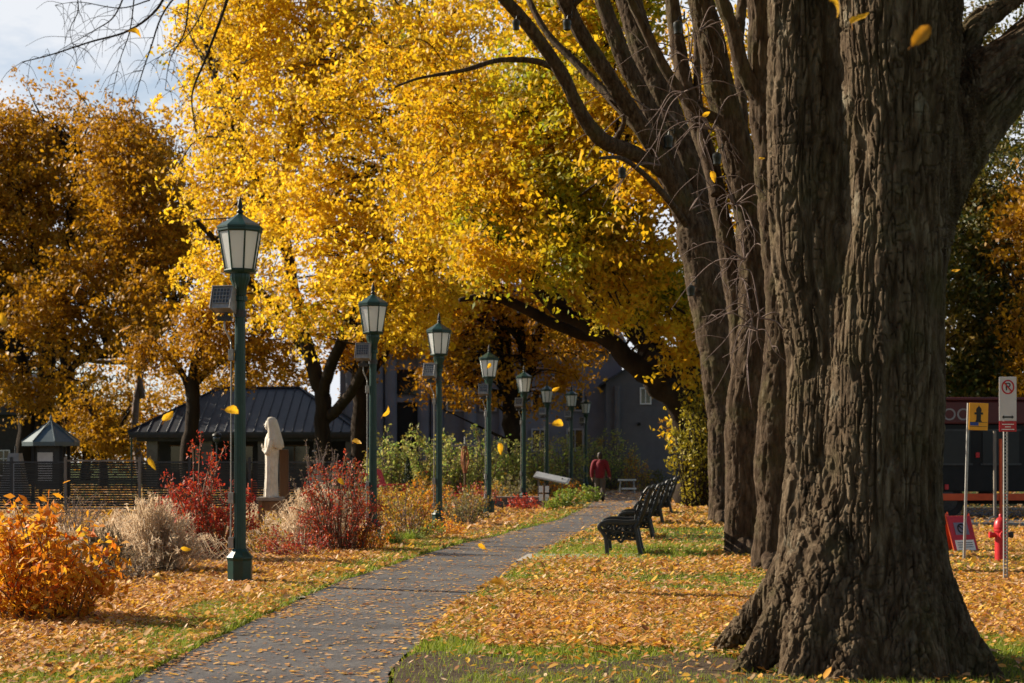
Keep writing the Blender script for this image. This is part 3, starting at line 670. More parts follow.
tree('elm_tree', 'upright grey-barked tree right beside the huge trunk, partly hidden by it', G(771, 571) * [1, 1, 0], [
    (L_(D, [(773, 573), (772, 500), (774, 420), (784, 330), (781, 270), (774, 210), (767, 140), (763, 79), (759, 0), (752, -90), (748, -200)]), rp(D, 20, 17, 17, 17, 16, 15, 14, 13, 12.5, 10, 6)),
    (L_(D, [(768, 140), (757, 95), (742, 69), (734, 32), (722, 0), (705, -60), (690, -140)], -.4), rp(D, 8, 8.5, 8, 7.5, 7, 5, 3)),
    ] + flare(D, 772, 571, 13), [(P(800, -300, D), (5, 5, 1.8))], 240, 22, .22, M['lf_gold'], M['bark'], 13, group='trees in the row on the lawn', barked=True, extra=hang_twigs([(760, 318, 6), (757, 330, 5), (770, 200, 3)], 22))

def ell(px, py, D, rx, ry, rd): k = F / D; return (P(px, py, D), (rx / k, rd, ry / k))
# the tree beyond the benches whose limbs reach over the path
D = 54.
tree('elm_tree', 'spreading yellow-green tree beyond the benches, thick dark limbs reaching left over the path', [P(696, 0, D)[0], D, 0], [
    (L_(D, [(697, 505), (696, 450), (688, 415), (668, 392), (649, 375), (617, 348), (584, 323), (555, 309), (531, 282), (508, 261), (484, 247), (468, 238)], -5), rp(D, 20, 17, 15, 13, 11.5, 9, 7, 6.5, 5.5, 4.5, 3, 1)),
    (L_(D, [(600, 336), (578, 333), (543, 319), (510, 302), (488, 296), (460, 300)], -3), rp(D, 6, 6, 5.5, 5, 4, 2)),
    (L_(D, [(665, 392), (641, 345), (621, 315), (600, 294), (580, 261), (568, 230), (540, 180), (520, 120)], -1), rp(D, 9, 8, 7.5, 7, 6, 5, 4, 2)),
    (L_(D, [(690, 420), (668, 360), (640, 320), (622, 280), (605, 250), (600, 200), (590, 120), (570, 40)], 2), rp(D, 12, 10, 8, 7, 6, 5, 4, 3)),
    (L_(D, [(692, 425), (690, 360), (680, 300), (650, 240), (640, 180)], 1), rp(D, 12, 10, 8, 6, 4)),
    (L_(D, [(570, 315), (545, 285), (530, 270), (500, 235), (470, 180)], -3), rp(D, 5, 5, 4, 3, 2)),
    (L_(D, [(692, 420), (705, 350), (715, 280), (710, 200)], 2), rp(D, 10, 8, 6, 4)),
    (L_(D, [(531, 282), (515, 235), (500, 190), (470, 140), (460, 90)], -1), rp(D, 5, 4.5, 4, 3, 1.5)), (L_(49, [(590, 290), (570, 225), (545, 170), (540, 100), (555, 30)], 1), rp(D, 5, 4.5, 4, 3, 2)), (L_(50, [(625, 310), (618, 240), (625, 170), (615, 90), (600, 20)], -2), rp(D, 6, 5, 4, 3, 2)),
    ], [ell(520, 185, 50, 75, 60, 2.2), ell(485, 258, 47.5, 34, 26, .9), ell(555, 268, 47.5, 44, 26, .9), ell(615, 300, 47.5, 36, 26, .9), ell(655, 345, 48.5, 26, 34, .9), ell(590, 345, 50, 26, 16, .8), ell(590, 240, 48, 60, 36, 1.6), ell(545, 90, 52, 140, 130, 3.5), ell(470, 190, 55, 75, 80, 3), ell(600, 190, 48, 70, 90, 3), ell(610, 30, 47, 110, 110, 3.5), ell(500, 235, 52, 70, 40, 2), ell(565, 232, 50, 70, 34, 2), ell(640, 280, 49, 45, 50, 1.8), ell(696, 330, 51, 42, 62, 1.8), ell(706, 400, 56, 34, 52, 1.4), ell(668, 290, 50, 40, 40, 1.5), ell(715, 110, 56, 55, 110, 3), ell(745, 250, 58, 40, 90, 2.5), ell(660, 190, 47, 45, 70, 2)],
    3500, 32, .175, M['lf_elm'], M['bark_dark'], 21, csize=.42, gate=-.08, gscale=.42, group='trees beyond the path', twigs=.22, tmax=3.2)
# golden tree on the left
D = 77.
def bare(mb, base, rng):
    for pts, r in (([(240, -40), (222, 15), (205, 60), (192, 95), (196, 132)], 2.0), ([(170, -30), (160, 5), (130, 30), (90, 42), (50, 55), (22, 62)], 1.6), ([(200, -30), (165, 10), (150, 50), (140, 80), (132, 110)], 1.2), ([(130, -20), (115, 15), (95, 30), (60, 50)], 1.0),
                   ([(190, -20), (185, 30), (170, 60), (165, 90)], 1.0), ([(150, 0), (120, 8), (80, 2), (55, 5)], .8), ([(135, -10), (130, 30), (120, 60), (112, 95)], .8), ([(215, -20), (198, 20), (178, 45), (150, 62)], .9), ([(75, -20), (78, 10), (70, 30), (75, 52)], .7)):
        p = catmull([P(x, y, 62) - base for x, y in pts], 6)
        mb.tube(p, np.linspace(r, r * .3, len(p)) * 62 / F, 5)
        for k in range(4, len(p), 2):
            for _ in range(2):
                d = rng.normal(size=3) * [1, .4, .6] + np.array([-.3, 0, -.5]); Ln = rng.uniform(.4, 1.4)
                mb.tube(catmull([p[k], p[k] + d * Ln * .4, p[k] + d * Ln * .7 + np.array([0, 0, -.35])], 3), np.linspace(.3, .15, 7) * 62 / F, 4)
tree('maple_tree', 'tall tree blazing golden yellow behind the nearest lamps, bare twigs hanging from its left side', [P(321, 0, D)[0], D, 0], [
    (L_(D, [(322, 497), (322, 440), (320, 400), (316, 370), (305, 330), (290, 270), (280, 200), (300, 120), (310, 40), (310, -80)], -2), rp(D, 10, 8, 8, 7.5, 6.5, 6, 5.5, 5, 4, 3)),
    (L_(D, [(322, 410), (330, 370), (345, 330), (380, 260), (400, 180), (410, 80)], -7), rp(D, 6, 6, 5.5, 5, 4, 3)),
    (L_(D, [(325, 420), (345, 400), (358, 380), (375, 340), (400, 300), (430, 270)], -9), rp(D, 6, 5.5, 5, 4, 3, 2)),
    (L_(D, [(312, 360), (285, 320), (250, 280), (215, 240), (195, 220)], -3), rp(D, 6, 5, 4, 3, 2)),
    (L_(D, [(285, 250), (260, 180), (230, 120), (210, 60), (200, -10)], -2), rp(D, 5, 4, 3.5, 3, 2)),
    (L_(D, [(240, 130), (237, 60), (240, -40), (230, -120)], -6), rp(D, 3, 3, 2.5, 2)),
    ], [ell(300, 90, 74, 100, 150, 4), ell(235, 190, 79, 62, 80, 3), ell(215, 90, 81, 50, 90, 3), ell(395, 60, 68, 110, 150, 4), ell(330, 230, 70, 85, 75, 3.5), ell(430, 190, 66, 60, 90, 3), ell(235, 270, 77, 55, 52, 2.5), ell(400, 290, 66, 80, 55, 3), ell(300, 0, 74, 110, 100, 4), ell(200, 40, 82, 26, 40, 2), ell(310, 300, 70, 62, 48, 2.5), ell(450, 60, 65, 60, 120, 3)],
    3300, 32, .205, M['lf_gold'], M['bark_dark'], 22, csize=.48, gate=-.16, gscale=.4, group='trees beyond the path', twigs=.16, extra=bare, cat='tree')
D = 80.
tree('ash_tree', 'orange tree with dark forked trunk between middle lamps and grey hall', [P(515, 0, D)[0], D, 0], [
    (L_(D, [(516, 492), (515, 450), (512, 410), (506, 360), (502, 310), (490, 250)]), rp(D, 10, 9, 9, 7, 5, 3)),
    (L_(D, [(514, 425), (524, 390), (533, 350), (545, 310), (560, 280)], 1), rp(D, 7, 6.5, 6, 4, 3)),
    (L_(D, [(520, 410), (526, 370), (520, 330), (525, 290)], -1), rp(D, 5, 5, 4, 3)),
    ], [ell(525, 330, D, 95, 48, 3.5), ell(450, 330, D - 2, 50, 55, 3), ell(585, 318, D + 3, 40, 42, 3), ell(465, 385, D - 3, 48, 30, 2), ell(550, 385, D - 1, 40, 28, 2), ell(520, 290, D, 110, 40, 3)],
    800, 30, .21, M['lf_orange'], M['bark_dark'], 23, csize=.5, gate=-.12, gscale=.45, group='trees beyond the path', twigs=.4)
D = 82.
tree('ash_tree', 'slim dark-trunked tree with orange leaves close behind the second lamp', [P(358, 0, D)[0], D, 0], [
    (L_(D, [(357, 492), (358, 430), (360, 380), (364, 330), (360, 270)]), rp(D, 9, 8, 7.5, 6, 3)),
    (L_(D, [(360, 400), (375, 370), (395, 335), (410, 300)], -1), rp(D, 5, 4, 3, 2)),
    ], [ell(370, 320, D, 60, 45, 3), ell(410, 310, D, 45, 50, 3), ell(330, 345, D, 30, 22, 2)], 330, 30, .21, M['lf_orange'], M['bark_dark'], 24, csize=.5, group='trees beyond the path', twigs=.4)
D = 99.
tree('locust_tree', 'large amber-brown tree at the left edge with several dark stems behind the kiosk', [P(42, 0, D)[0], D, 0], [
    (L_(D, [(24, 492), (26, 440), (24, 390), (14, 330), (-10, 270), (-40, 200)]), rp(D, 11, 9, 8, 7, 5, 3)),
    (L_(D, [(40, 492), (42, 430), (46, 370), (55, 300), (70, 220), (80, 150)]), rp(D, 10, 9, 8, 6, 5, 3)),
    (L_(D, [(55, 492), (58, 440), (66, 390), (64, 340), (40, 280), (20, 200)], -1), rp(D, 9, 8, 7, 5, 4, 3)),
    (L_(D, [(62, 395), (72, 366), (90, 356), (118, 353), (145, 346), (175, 320)], -3), rp(D, 6, 5.5, 5, 4.5, 4, 2)),
    (L_(D, [(60, 290), (100, 240), (130, 190), (150, 150)], -1), rp(D, 5, 4, 3, 2)),
    ], [ell(60, 215, D, 105, 110, 4.5), ell(135, 215, D - 7, 60, 85, 3.5), ell(0, 270, D + 5, 85, 120, 4), ell(95, 310, D - 7, 90, 55, 3), ell(35, 140, D, 62, 48, 3), ell(115, 150, D - 5, 55, 45, 3), ell(165, 300, D - 9, 45, 60, 3), ell(-70, 230, D, 70, 130, 4), ell(30, 380, D - 4, 65, 36, 2), ell(180, 235, D - 9, 28, 50, 2)],
    3700, 34, .25, M['lf_brown'], M['bark_dark'], 25, csize=.58, gate=-.14, gscale=.42, group='trees beyond the path', twigs=.18)
tree('locust_tree', 'small amber tree with one straight trunk before the dark pavilion roof', [P(190, 0, 80)[0], 80, 0], [
    (L_(80, [(190, 495), (191, 440), (192, 395), (198, 350), (215, 310)]), rp(80, 8, 7, 7, 5, 2)), (L_(80, [(192, 400), (180, 370), (160, 350)]), rp(80, 4, 3, 2)), (L_(80, [(194, 385), (220, 362), (250, 350)]), rp(80, 4, 3, 2))],
    [ell(205, 340, 80, 50, 42, 2.5), ell(255, 360, 79, 42, 32, 2), ell(235, 310, 80, 48, 45, 2.5), ell(155, 355, 80, 26, 22, 1.5)], 420, 28, .2, M['lf_brown'], M['bark_dark'], 26, csize=.45, group='trees beyond the path')
tree('young_tree', 'low bushy amber tree between the kiosk and the pavilion', [P(100, 0, 88)[0], 88, 0], [(L_(88, [(104, 490), (102, 450), (96, 420), (80, 390)]), rp(88, 5, 4, 3, 2)), (L_(88, [(103, 455), (118, 430), (130, 410)]), rp(88, 3, 2, 1))],
    [ell(95, 415, 88, 38, 30, 2), ell(110, 440, 87, 36, 18, 1.6)], 170, 28, .19, M['lf_amber'], M['bark_dark'], 27, csize=.4, group='trees beyond the path')
def bare_tree(mb, base, rng):
    def grow(p, d, Ln, r, lv):
        q = p + d * Ln; mb.tube(catmull([p, (p + q) / 2 + rng.normal(size=3) * Ln * .06, q], 3), np.linspace(r, r * .62, 7), 5)
        if lv == 0: return
        for k in range(3):
            d2 = d + rng.normal(size=3) * .45; d2[2] += .12; d2 /= np.linalg.norm(d2); grow(q if k else p + d * Ln * .7, d2, Ln * .72, r * .6, lv - 1)
    grow(np.array([0, 0, 0.]), np.array([0, 0, 1.]), 7.5, .3, 5)
tree('bare_tree', 'leafless grey tree whose fine twigs show against the sky between two crowns', [P(143, 0, 105)[0], 105, 0], [(L_(105, [(143, 490), (143, 470)]), rp(105, 5, 5))], [], 0, 0, .1, None, M['twig'], 28, extra=bare_tree, group='trees beyond the path')
# the trees on the right, behind the parked truck
D = 58.
tree('maple_tree', 'dark green and brown tree behind the signs at the right edge', [P(985, 0, D)[0], D, 0], [
    (L_(D, [(986, 500), (986, 430), (988, 370), (985, 300), (975, 230), (960, 160)]), rp(D, 9, 8, 7, 5, 4, 2)), (L_(D, [(988, 390), (1002, 330), (1020, 270), (1040, 200)]), rp(D, 6, 5, 4, 2))],
    [ell(975, 250, D, 60, 75, 3), ell(1010, 330, D, 55, 45, 2.5), ell(960, 340, D - 1, 40, 50, 2), ell(1000, 170, D, 70, 60, 3), ell(980, 385, D - 1, 48, 18, 1.6)], 900, 28, .18, M['lf_dkgreen'], M['bark_dark'], 31, csize=.42, gate=-.2, group='trees behind the truck')
tree('maple_tree', 'orange-leaved tree cut off by the right edge of the view', [P(1050, 0, 54)[0], 54, 0], [(L_(54, [(1050, 505), (1050, 420), (1055, 330), (1060, 230)]), rp(54, 10, 8, 6, 3)), (L_(54, [(1050, 400), (1035, 350), (1025, 300)]), rp(54, 5, 4, 2))],
    [ell(1050, 340, 54, 45, 60, 2.5), ell(1060, 230, 54, 60, 70, 3), ell(1045, 395, 53, 30, 25, 1.5)], 480, 28, .18, M['lf_amber'], M['bark_dark'], 32, csize=.42, gate=-.2, group='trees behind the truck')
tree('maple_tree', 'tall dull green tree showing behind the huge trunk and its right limb', [P(905, 0, 66)[0], 66, 0], [(L_(66, [(905, 495), (905, 420), (908, 300), (912, 180), (920, 60)]), rp(66, 10, 8, 7, 5, 3)), (L_(66, [(907, 330), (945, 250), (985, 160), (1010, 90)]), rp(66, 5, 4, 3, 2))],
    [ell(960, 130, 66, 90, 90, 3.5), ell(900, 280, 66, 80, 110, 3.5), ell(1000, 60, 66, 80, 70, 3), ell(940, 400, 65, 60, 35, 2.5), ell(800, 250, 66, 60, 110, 3)], 1000, 28, .2, M['lf_dkgreen'], M['bark_dark'], 33, csize=.5, gate=-.2, group='trees behind the truck')
# farther back, closing the view
FAR = [(700, 118, 1.1, 'lf_dkgreen', 'far dull green tree rising beyond the clapboard house'), (560, 135, 1.25, 'lf_orange', 'far orange tree beyond the grey hall roof'), (430, 130, 1.15, 'lf_amber', 'far amber tree behind the left end of the grey hall'),
       (245, 125, .9, 'lf_amber', 'far amber tree beyond the pavilion roof'), (810, 110, 1.2, 'lf_dkgreen', 'far dull green tree hidden mostly by the huge trunk'), (1010, 95, 1., 'lf_dkgreen', 'far dull green tree behind the truck, right of the no-parking sign'), (1090, 85, 1.1, 'lf_amber', 'far amber tree outside the right edge'), (-30, 128, 1.0, 'lf_dkgreen', 'far dull green tree at the left edge behind the amber crown')]
FAR += [(85, 128, .62, 'lf_amber', 'far low amber tree between kiosk and pavilion'), (150, 140, .55, 'lf_orange', 'far low orange tree beside the left end of the pavilion'), (20, 130, .75, 'lf_dkgreen', 'far low dull green tree behind the kiosk')]
for k, (px, D, s, lm, lab) in enumerate(FAR):
    x = P(px, 0, D)[0]; q = lambda a, b: np.array([x + a, D, b])
    tree('broadleaf_tree', lab, [x, D, 0], [([q(0, 0), q(0, 3 * s), q(.3, 7 * s), q(0, 11 * s)], [.4, .3, .2, .1]), ([q(0, 3.5 * s), q(2, 6 * s), q(3.5, 9 * s)], [.2, .15, .08])],
         [(q(0, 9 * s), (5, 4, 5)), (q(2.5, 6 * s), (3.5, 3, 3)), (q(-2.5, 6 * s), (3.5, 3, 3)), (q(0, 3.5 * s), (3.5, 3, 1.5))], 330, 26, .3, M[lm], M['bark_dark'], 40 + k, csize=.7, gate=-.25, group='far trees behind the buildings', twigs=.15)

# spotlights clamped to the stems
def spot():
    t = thing('tree_spotlight', '', 'spotlight')
    mb = MB(); mb.lathe([(.05, -.16), (.085, -.14), (.09, -.02), (.1, 0), (.1, .08), (.07, .11), (.03, .13)], 12); mb.build('housing', M['black_iron'], t, smooth='auto')
    mb = MB(); mb.tube([(0, 0, .1), (.02, 0, .2), (.12, .02, .24)], .014, 6); mb.box((.13, .02, .24), (.03, .08, .16)); mb.build('clamp', M['black_iron'], t)
    return t
sp0 = spot()
for k, (px, py, D, s, lab) in enumerate([(668, 141, 38.2, 1.5, 'small black spotlight clamped to the middle of the leaning dark stems'), (516, 24, 35, 1.1, 'small black spotlight hanging highest at left against golden leaves'), (567, 24, 36, 1.2, 'small black spotlight at the upper end of the leftmost leaning stem'),
                                     (678, 27, 25.2, 1.0, 'black spotlight among sunlit shoots at the top of the view'), (717, 158, 25.1, .9, 'black spotlight close beside the stout grey stem'), (622, 172, 37.5, 1.2, 'small black spotlight under the long curved branch'), (691, 290, 38, 1.2, 'lowest black spotlight, on the lower left of the leaning trunk')]):
    o = sp0 if k == 0 else copy_tree(sp0); o['label'] = lab; o['group'] = 'spotlights on the tree stems'; o.location = P(px, py, D); s *= .72; o.scale = (s, s, s)

# ------------------------------------------------------------------ buildings
def pavilion():
    D = 84.; k = F / D
    X = lambda px: (px - CX) / k
    Z = lambda py: CZ - (py - HOR) / k
    x0, x1 = X(128), X(360); ze, zr = Z(432), Z(384); cx = (x0 + x1) / 2
    t = thing('pavilion', 'low dark pavilion with a hipped standing-seam metal roof behind the statue', 'building', (cx, D + 5, 0))
    hx = (x1 - x0) / 2; hy = 5.; rx = hx - 3.6
    mb = MB()
    V = [(-hx, -hy, ze), (hx, -hy, ze), (hx, hy, ze), (-hx, hy, ze), (-rx, 0, zr), (rx, 0, zr), (-hx, -hy, ze - .12), (hx, -hy, ze - .12), (hx, hy, ze - .12), (-hx, hy, ze - .12)]
    mb.add(V, [(0, 1, 5, 4), (1, 2, 5), (2, 3, 4, 5), (3, 0, 4), (6, 7, 1, 0), (7, 8, 2, 1), (8, 9, 3, 2), (9, 6, 0, 3), (9, 8, 7, 6)])
    n = 24
    for i in range(n + 1):   # seams, front and back
        x = -hx + 2 * hx * i / n
        f = 1. if abs(x) <= rx else (hx - abs(x)) / (hx - rx)
        for s in (-1, 1):
            a = np.array((x, s * hy, ze + .02)); b = np.array((x, s * hy * (1 - f), ze + (zr - ze) * f + .02)); mb.tube([a, b], .035, 4)
    for sx in (-1, 1):
        for sy in (-1, 1): mb.tube([(sx * hx, sy * hy, ze + .03), (sx * rx, 0, zr + .03)], .06, 5)
    mb.tube([(-rx, 0, zr + .03), (rx, 0, zr + .03)], .07, 5)
    mb.build('roof', M['roof_metal'], t)
    mb = MB(); mb.box((0, .6, (ze - .12) / 2), (2 * hx - 1.6, 2 * hy - 2.4, ze - .14)); mb.build('wall', M['wall_dark'], t)
    mb = MB(); mb.box((0, -hy + .03, ze - .2), (2 * hx - .1, .1, .16)); mb.build('fascia', M['wall_dark'], t)
    for px in (150, 205, 262, 318, 350):
        mb = MB(); mb.box((X(px) - cx, -hy + .7, (ze - .12) / 2), (.55, .45, ze - .13)); mb.build('pillar', M['stone'], t, bevel=.02)
    mb = MB(); mb.box((0, -hy + .3, ze - .32), (2 * hx - .8, .2, .28)); mb.build('beam', M['wall_dark'], t)
    for px in (178, 233, 290):
        mb = MB(); mb.box((X(px) - cx, -hy + 1.77, 1.5), (1.4, .06, 1.3)); w = mb.build('window', M['glass_dark'], t)
        mb = MB(); mb.box((X(px) - cx, -hy + 1.73, 2.18), (1.5, .06, .07)); mb.box((X(px) - cx, -hy + 1.73, .83), (1.5, .06, .07)); mb.box((X(px) - cx, -hy + 1.73, 1.5), (.06, .05, 1.3)); mb.build('frame', M['wood'], w)
    mb = MB(); mb.tube([(-hx + .15, -hy + .12, ze - .1), (-hx + .15, -hy + .12, .1)], .05, 8); mb.build('downpipe', M['green'], t)
pavilion()
def hall():
    D = 96.; k = F / D
    X = lambda px: (px - CX) / k
    Z = lambda py: CZ - (py - HOR) / k
    x0, x1 = X(340), X(622); cx = (x0 + x1) / 2; zt = Z(345)
    t = thing('hall_building', 'blue-grey hall with tall pilasters around a dark doorway, behind the middle lamps', 'building', (cx, D, 0))
    hx = (x1 - x0) / 2
    mb = MB(); mb.box((0, 4, zt / 2), (2 * hx, 8, zt)); mb.build('wall', M['wall_grey'], t)
    mb = MB(); mb.prism([(-hx - .3, zt + .02), (hx + .3, zt + .02), (hx - 1.5, zt + 3.4), (-hx + 1.5, zt + 3.4)], -.35, 8.3); mb.build('roof', surf('slate', [(.16, .17, .2), (.24, .25, .29)], 3, .7, 0, .4, 12), t)
    for px in (378, 391, 424, 437, 352, 470, 505):
        mb = MB(); mb.lathe([(.42, .4), (.36, .5), (.34, zt - .9), (.42, zt - .7), (.46, zt - .62)], 16, (X(px) - cx, -.2, 0)); mb.box((X(px) - cx, -.2, .2), (1, .9, .4)); mb.box((X(px) - cx, -.2, zt - .5), (1, .9, .22)); mb.build('column', M['wall_grey'], t)
    mb = MB(); mb.box((0, -.25, zt - .16), (2 * hx + .2, .9, .44)); mb.build('cornice', M['wall_grey'], t)
    mb = MB(); mb.box((X(407) - cx, -.06, Z(403) / 2), (1.35, .14, Z(403))); d = mb.build('door', M['black'], t)
    mb = MB(); mb.box((X(407) - cx, -.16, Z(400)), (1.7, .2, .25)); mb.build('lintel', M['wall_grey'], d)
    mb = MB(); mb.box((X(407) - cx, -.06, Z(382)), (1.3, .14, 1.4)); w = mb.build('window', M['glass_dark'], t)
    for px in (455, 488, 540, 575):
        for py in (400, 440) if px > 500 else (400,):
            mb = MB(); mb.box((X(px) - cx, -.03, Z(py)), (.8, .1, 1.1)); w = mb.build('window', M['glass_dark'], t)
            mb = MB()
            for dx, dz, sx, sz in ((-.45, 0, .1, 1.3), (.45, 0, .1, 1.3), (0, .6, .8, .1), (0, -.6, .8, .1), (0, 0, .06, 1.1)): mb.box((X(px) - cx + dx, -.1, Z(py) + dz), (sx, .06, sz))
            mb.build('frame', surf('pale_frame', [(.3, .3, .34), (.4, .4, .44)], 4, .6), w)
hall()
def house():
    D = 94.; k = F / D
    X = lambda px: (px - CX) / k
    Z = lambda py: CZ - (py - HOR) / k
    x0, x1, xr = X(606), X(683), X(641); cx = xr
    t = thing('clapboard_house', 'dark grey clapboard house with a small white window, closing the end of the path', 'house', (cx, D, 0))
    ze, zp = Z(411), Z(362)
    l, r = x0 - cx, x1 - cx
    mb = MB(); mb.prism([(l, 0), (r, 0), (r, ze), (0, zp), (l, zp - (zp - ze) * (-l) / r * .5)], 0, 9); 
    zl = zp - (zp - ze) * (-l) / r * .5
    # boards, each lapping the one below
    z = .3
    while z < zp - .1:
        xa, xb = l, r
        if z > ze: xb = r * (zp - z) / (zp - ze)
        if z > zl: xa = l * (zp - z) / (zp - zl)
        if xb - xa > .1: mb.add([(xa, -.004, z), (xb, -.004, z), (xb, -.03, z), (xa, -.03, z), (xa, -.004, z + .17), (xb, -.004, z + .17), (xb, -.012, z + .17), (xa, -.012, z + .17)], [(0, 1, 2, 3), (2, 6, 7, 3), (4, 7, 6, 5), (1, 5, 6, 2), (0, 3, 7, 4)])
        z += .17
    mb.build('wall', M['wall_clap'], t)
    for a, b in (((r + .35, ze - .4), (0, zp + .03)), ((l - .3, zl - .2), (-.01, zp + .03))):
        a = np.array(a); b = np.array(b); q = [tuple(a), tuple(b), (b[0], b[1] + .14), (a[0], a[1] + .14)]; mb = MB(); mb.prism(q, -.35, 9.3); mb.build('roof', M['roof_metal'], t)
    mb = MB(); mb.prism([(r + .38, ze - .44), (.55 * r, ze + (zp - ze) * .45 + .02), (.55 * r, ze + (zp - ze) * .45 + .2), (r + .38, ze - .22)], -.4, -.36); mb.build('rake_board', M['white'], t)
    wx, wz = X(645.5) - cx, Z(396)
    mb = MB(); mb.box((wx, -.02, wz), (.5, .05, .78)); w = mb.build('window', M['glass_dark'], t)
    mb = MB()
    for dx, dz, sx, sz in ((-.28, 0, .08, .94), (.28, 0, .08, .94), (0, .43, .48, .08), (0, -.43, .48, .08), (0, 0, .05, .78)): mb.box((wx + dx, -.07, wz + dz), (sx, .06, sz))
    mb.build('frame', M['white'], w)
    mb = MB(); mb.tube([(r - .02, -.12, ze - .35), (r - .02, -.12, .15)], .06, 8); mb.build('downpipe', M['white'], t)
    mb = MB(); mb.tube([(X(617) - cx, -.25, zl - .2), (X(617) - cx, -.25, .1)], .16, 10); mb.build('flue', M['wall_clap'], t)
    mb = MB(); mb.box((X(690) - cx, .4, 1.3), (.8, .2, 2.6)); mb.box((X(698) - cx, 1.5, 1.6), (1.2, 2, 3.2)); mb.build('porch', M['black'], t)
    mb = MB(); mb.box((X(639) - cx, -.1, Z(424)), (.16, .14, .16)); mb.build('wall_lamp', M['black'], t)
house()
def left_house():
    D = 112.; k = F / D; cx = P(-40, 0, D)[0]
    t = thing('dark_house', 'dark house with white-framed windows, cut off by the left edge', 'house', (cx, D, 0))
    mb = MB(); mb.box((0, 3, 2.2), (8, 6, 4.4)); mb.build('wall', M['wall_dark'], t)
    mb = MB(); mb.prism([(-4.4, 4.42), (4.4, 4.42), (3.2, 7.4), (-3.2, 7.4)], -.4, 6.4); mb.build('roof', M['roof_metal'], t)
    for px in (4, -14, -40):
        x = P(px, 0, D)[0] - cx
        mb = MB(); mb.box((x, -.02, 1.25), (.7, .06, 1.6)); w = mb.build('window', M['glass_dark'], t)
        mb = MB()
        for dx, dz, sx, sz in ((-.38, 0, .07, 1.75), (.38, 0, .07, 1.75), (0, .84, .69, .07), (0, -.84, .69, .07), (0, 0, .05, 1.6), (0, .3, .6, .05)): mb.box((x + dx, -.08, 1.25 + dz), (sx, .05, sz))
        mb.build('frame', M['white'], w)
left_house()

# kiosk, fence
def kiosk():
    D = 56.; x = P(51, 0, D)[0]; k = F / D
    t = thing('information_kiosk', 'small kiosk with a pointed green-grey metal roof behind the fence', 'kiosk', (x, D, 0))
    Z = lambda py: CZ - (py - HOR) / k
    mb = MB(); mb.lathe([(.92, Z(446)), (.93, Z(442)), (.5, Z(432)), (.1, Z(423.5)), (.05, Z(421))], 8, phase=math.pi / 8)
    for i in range(8):
        a = i * math.pi / 4 + math.pi / 8
        mb.tube([(.93 * math.cos(a), .93 * math.sin(a), Z(442) + .02), (.5 * math.cos(a), .5 * math.sin(a), Z(432) + .02), (.06 * math.cos(a), .06 * math.sin(a), Z(421.5))], .022, 5)
    mb.lathe([(.05, Z(422)), (.05, Z(418)), (.02, Z(415))], 8)
    mb.build('roof', surf('verdigris_metal', [(.07, .1, .11), (.11, .14, .15)], 3, .5, .2), t)
    for sx in (-1, 1):
        for sy in (-1, 1): mb = MB(); mb.box((sx * .46, sy * .46, Z(446) / 2), (.1, .1, Z(446) + .06)); mb.build('post', M['black'], t)
    mb = MB(); mb.box((-.02, -.3, 1.3), (.8, .06, 1.5)); bd = mb.build('notice_board', M['dark_metal'], t)
    mb = MB(); mb.box((-.1, -.345, Z(457)), (.5, .02, .3)); mb.box((-.1, -.345, Z(472)), (.46, .02, .55)); mb.build('notice', surf('grey_paper', [(.5, .5, .5), (.62, .62, .62)], 6, .7), bd)
kiosk()
def fence():
    D = 46.; k = F / D; x0 = P(-40, 0, D)[0]
    t = thing('board_fence', 'dark fence of framed board panels across the left behind the grasses', 'fence', (x0, D, 0))
    xw = [P(p, 0, D)[0] - x0 for p in (-40, 12, 66, 140, 190, 250, 310, 352)]
    for i in range(len(xw) - 1):
        a, b = xw[i], xw[i + 1]; h = 1.46 if i != 2 else 1.5
        mb = MB(); n = 18
        for j in range(n): mb.box(((a + b) / 2, .01 * (j % 2), .2 + (h - .3) * (j + .5) / n), (b - a - .12, .02, (h - .3) / n - .012))
        p = mb.build('board_panel', M['mesh'], t)
        mb = MB()
        for z in (.16, h - .06): mb = MB(); mb.box(((a + b) / 2, -.03, z), (b - a - .08, .04, .05)); mb.build('rail', M['wood_grey'] if i == 2 else M['dark_metal'], p)
    for i, a in enumerate(xw):
        mb = MB(); mb.box((a, -.05, .77), (.07, .07, 1.54)); mb.build('post', M['wood_grey'] if i in (2, 3) else M['dark_metal'], t)
fence()
t = thing('canvas_tent', 'small grey canvas tent with sloping sides behind the fence at far left', 'tent', P(14, 0, 60) * [1, 1, 0])
mb = MB(); mb.add([(-.5, -.5, 0), (.5, -.5, 0), (.5, .5, 0), (-.5, .5, 0), (-.12, -.25, 1.7), (.22, -.25, 1.7), (.22, .25, 1.7), (-.12, .25, 1.7)], [(0, 1, 5, 4), (1, 2, 6, 5), (2, 3, 7, 6), (3, 0, 4, 7), (4, 5, 6, 7)]); mb.build('canvas', M['canvas'], t)
mb = MB(); mb.tube([(.05, 0, 1.6), (.05, 0, 1.95)], .03, 6); mb.build('pole', M['dark_metal'], t)

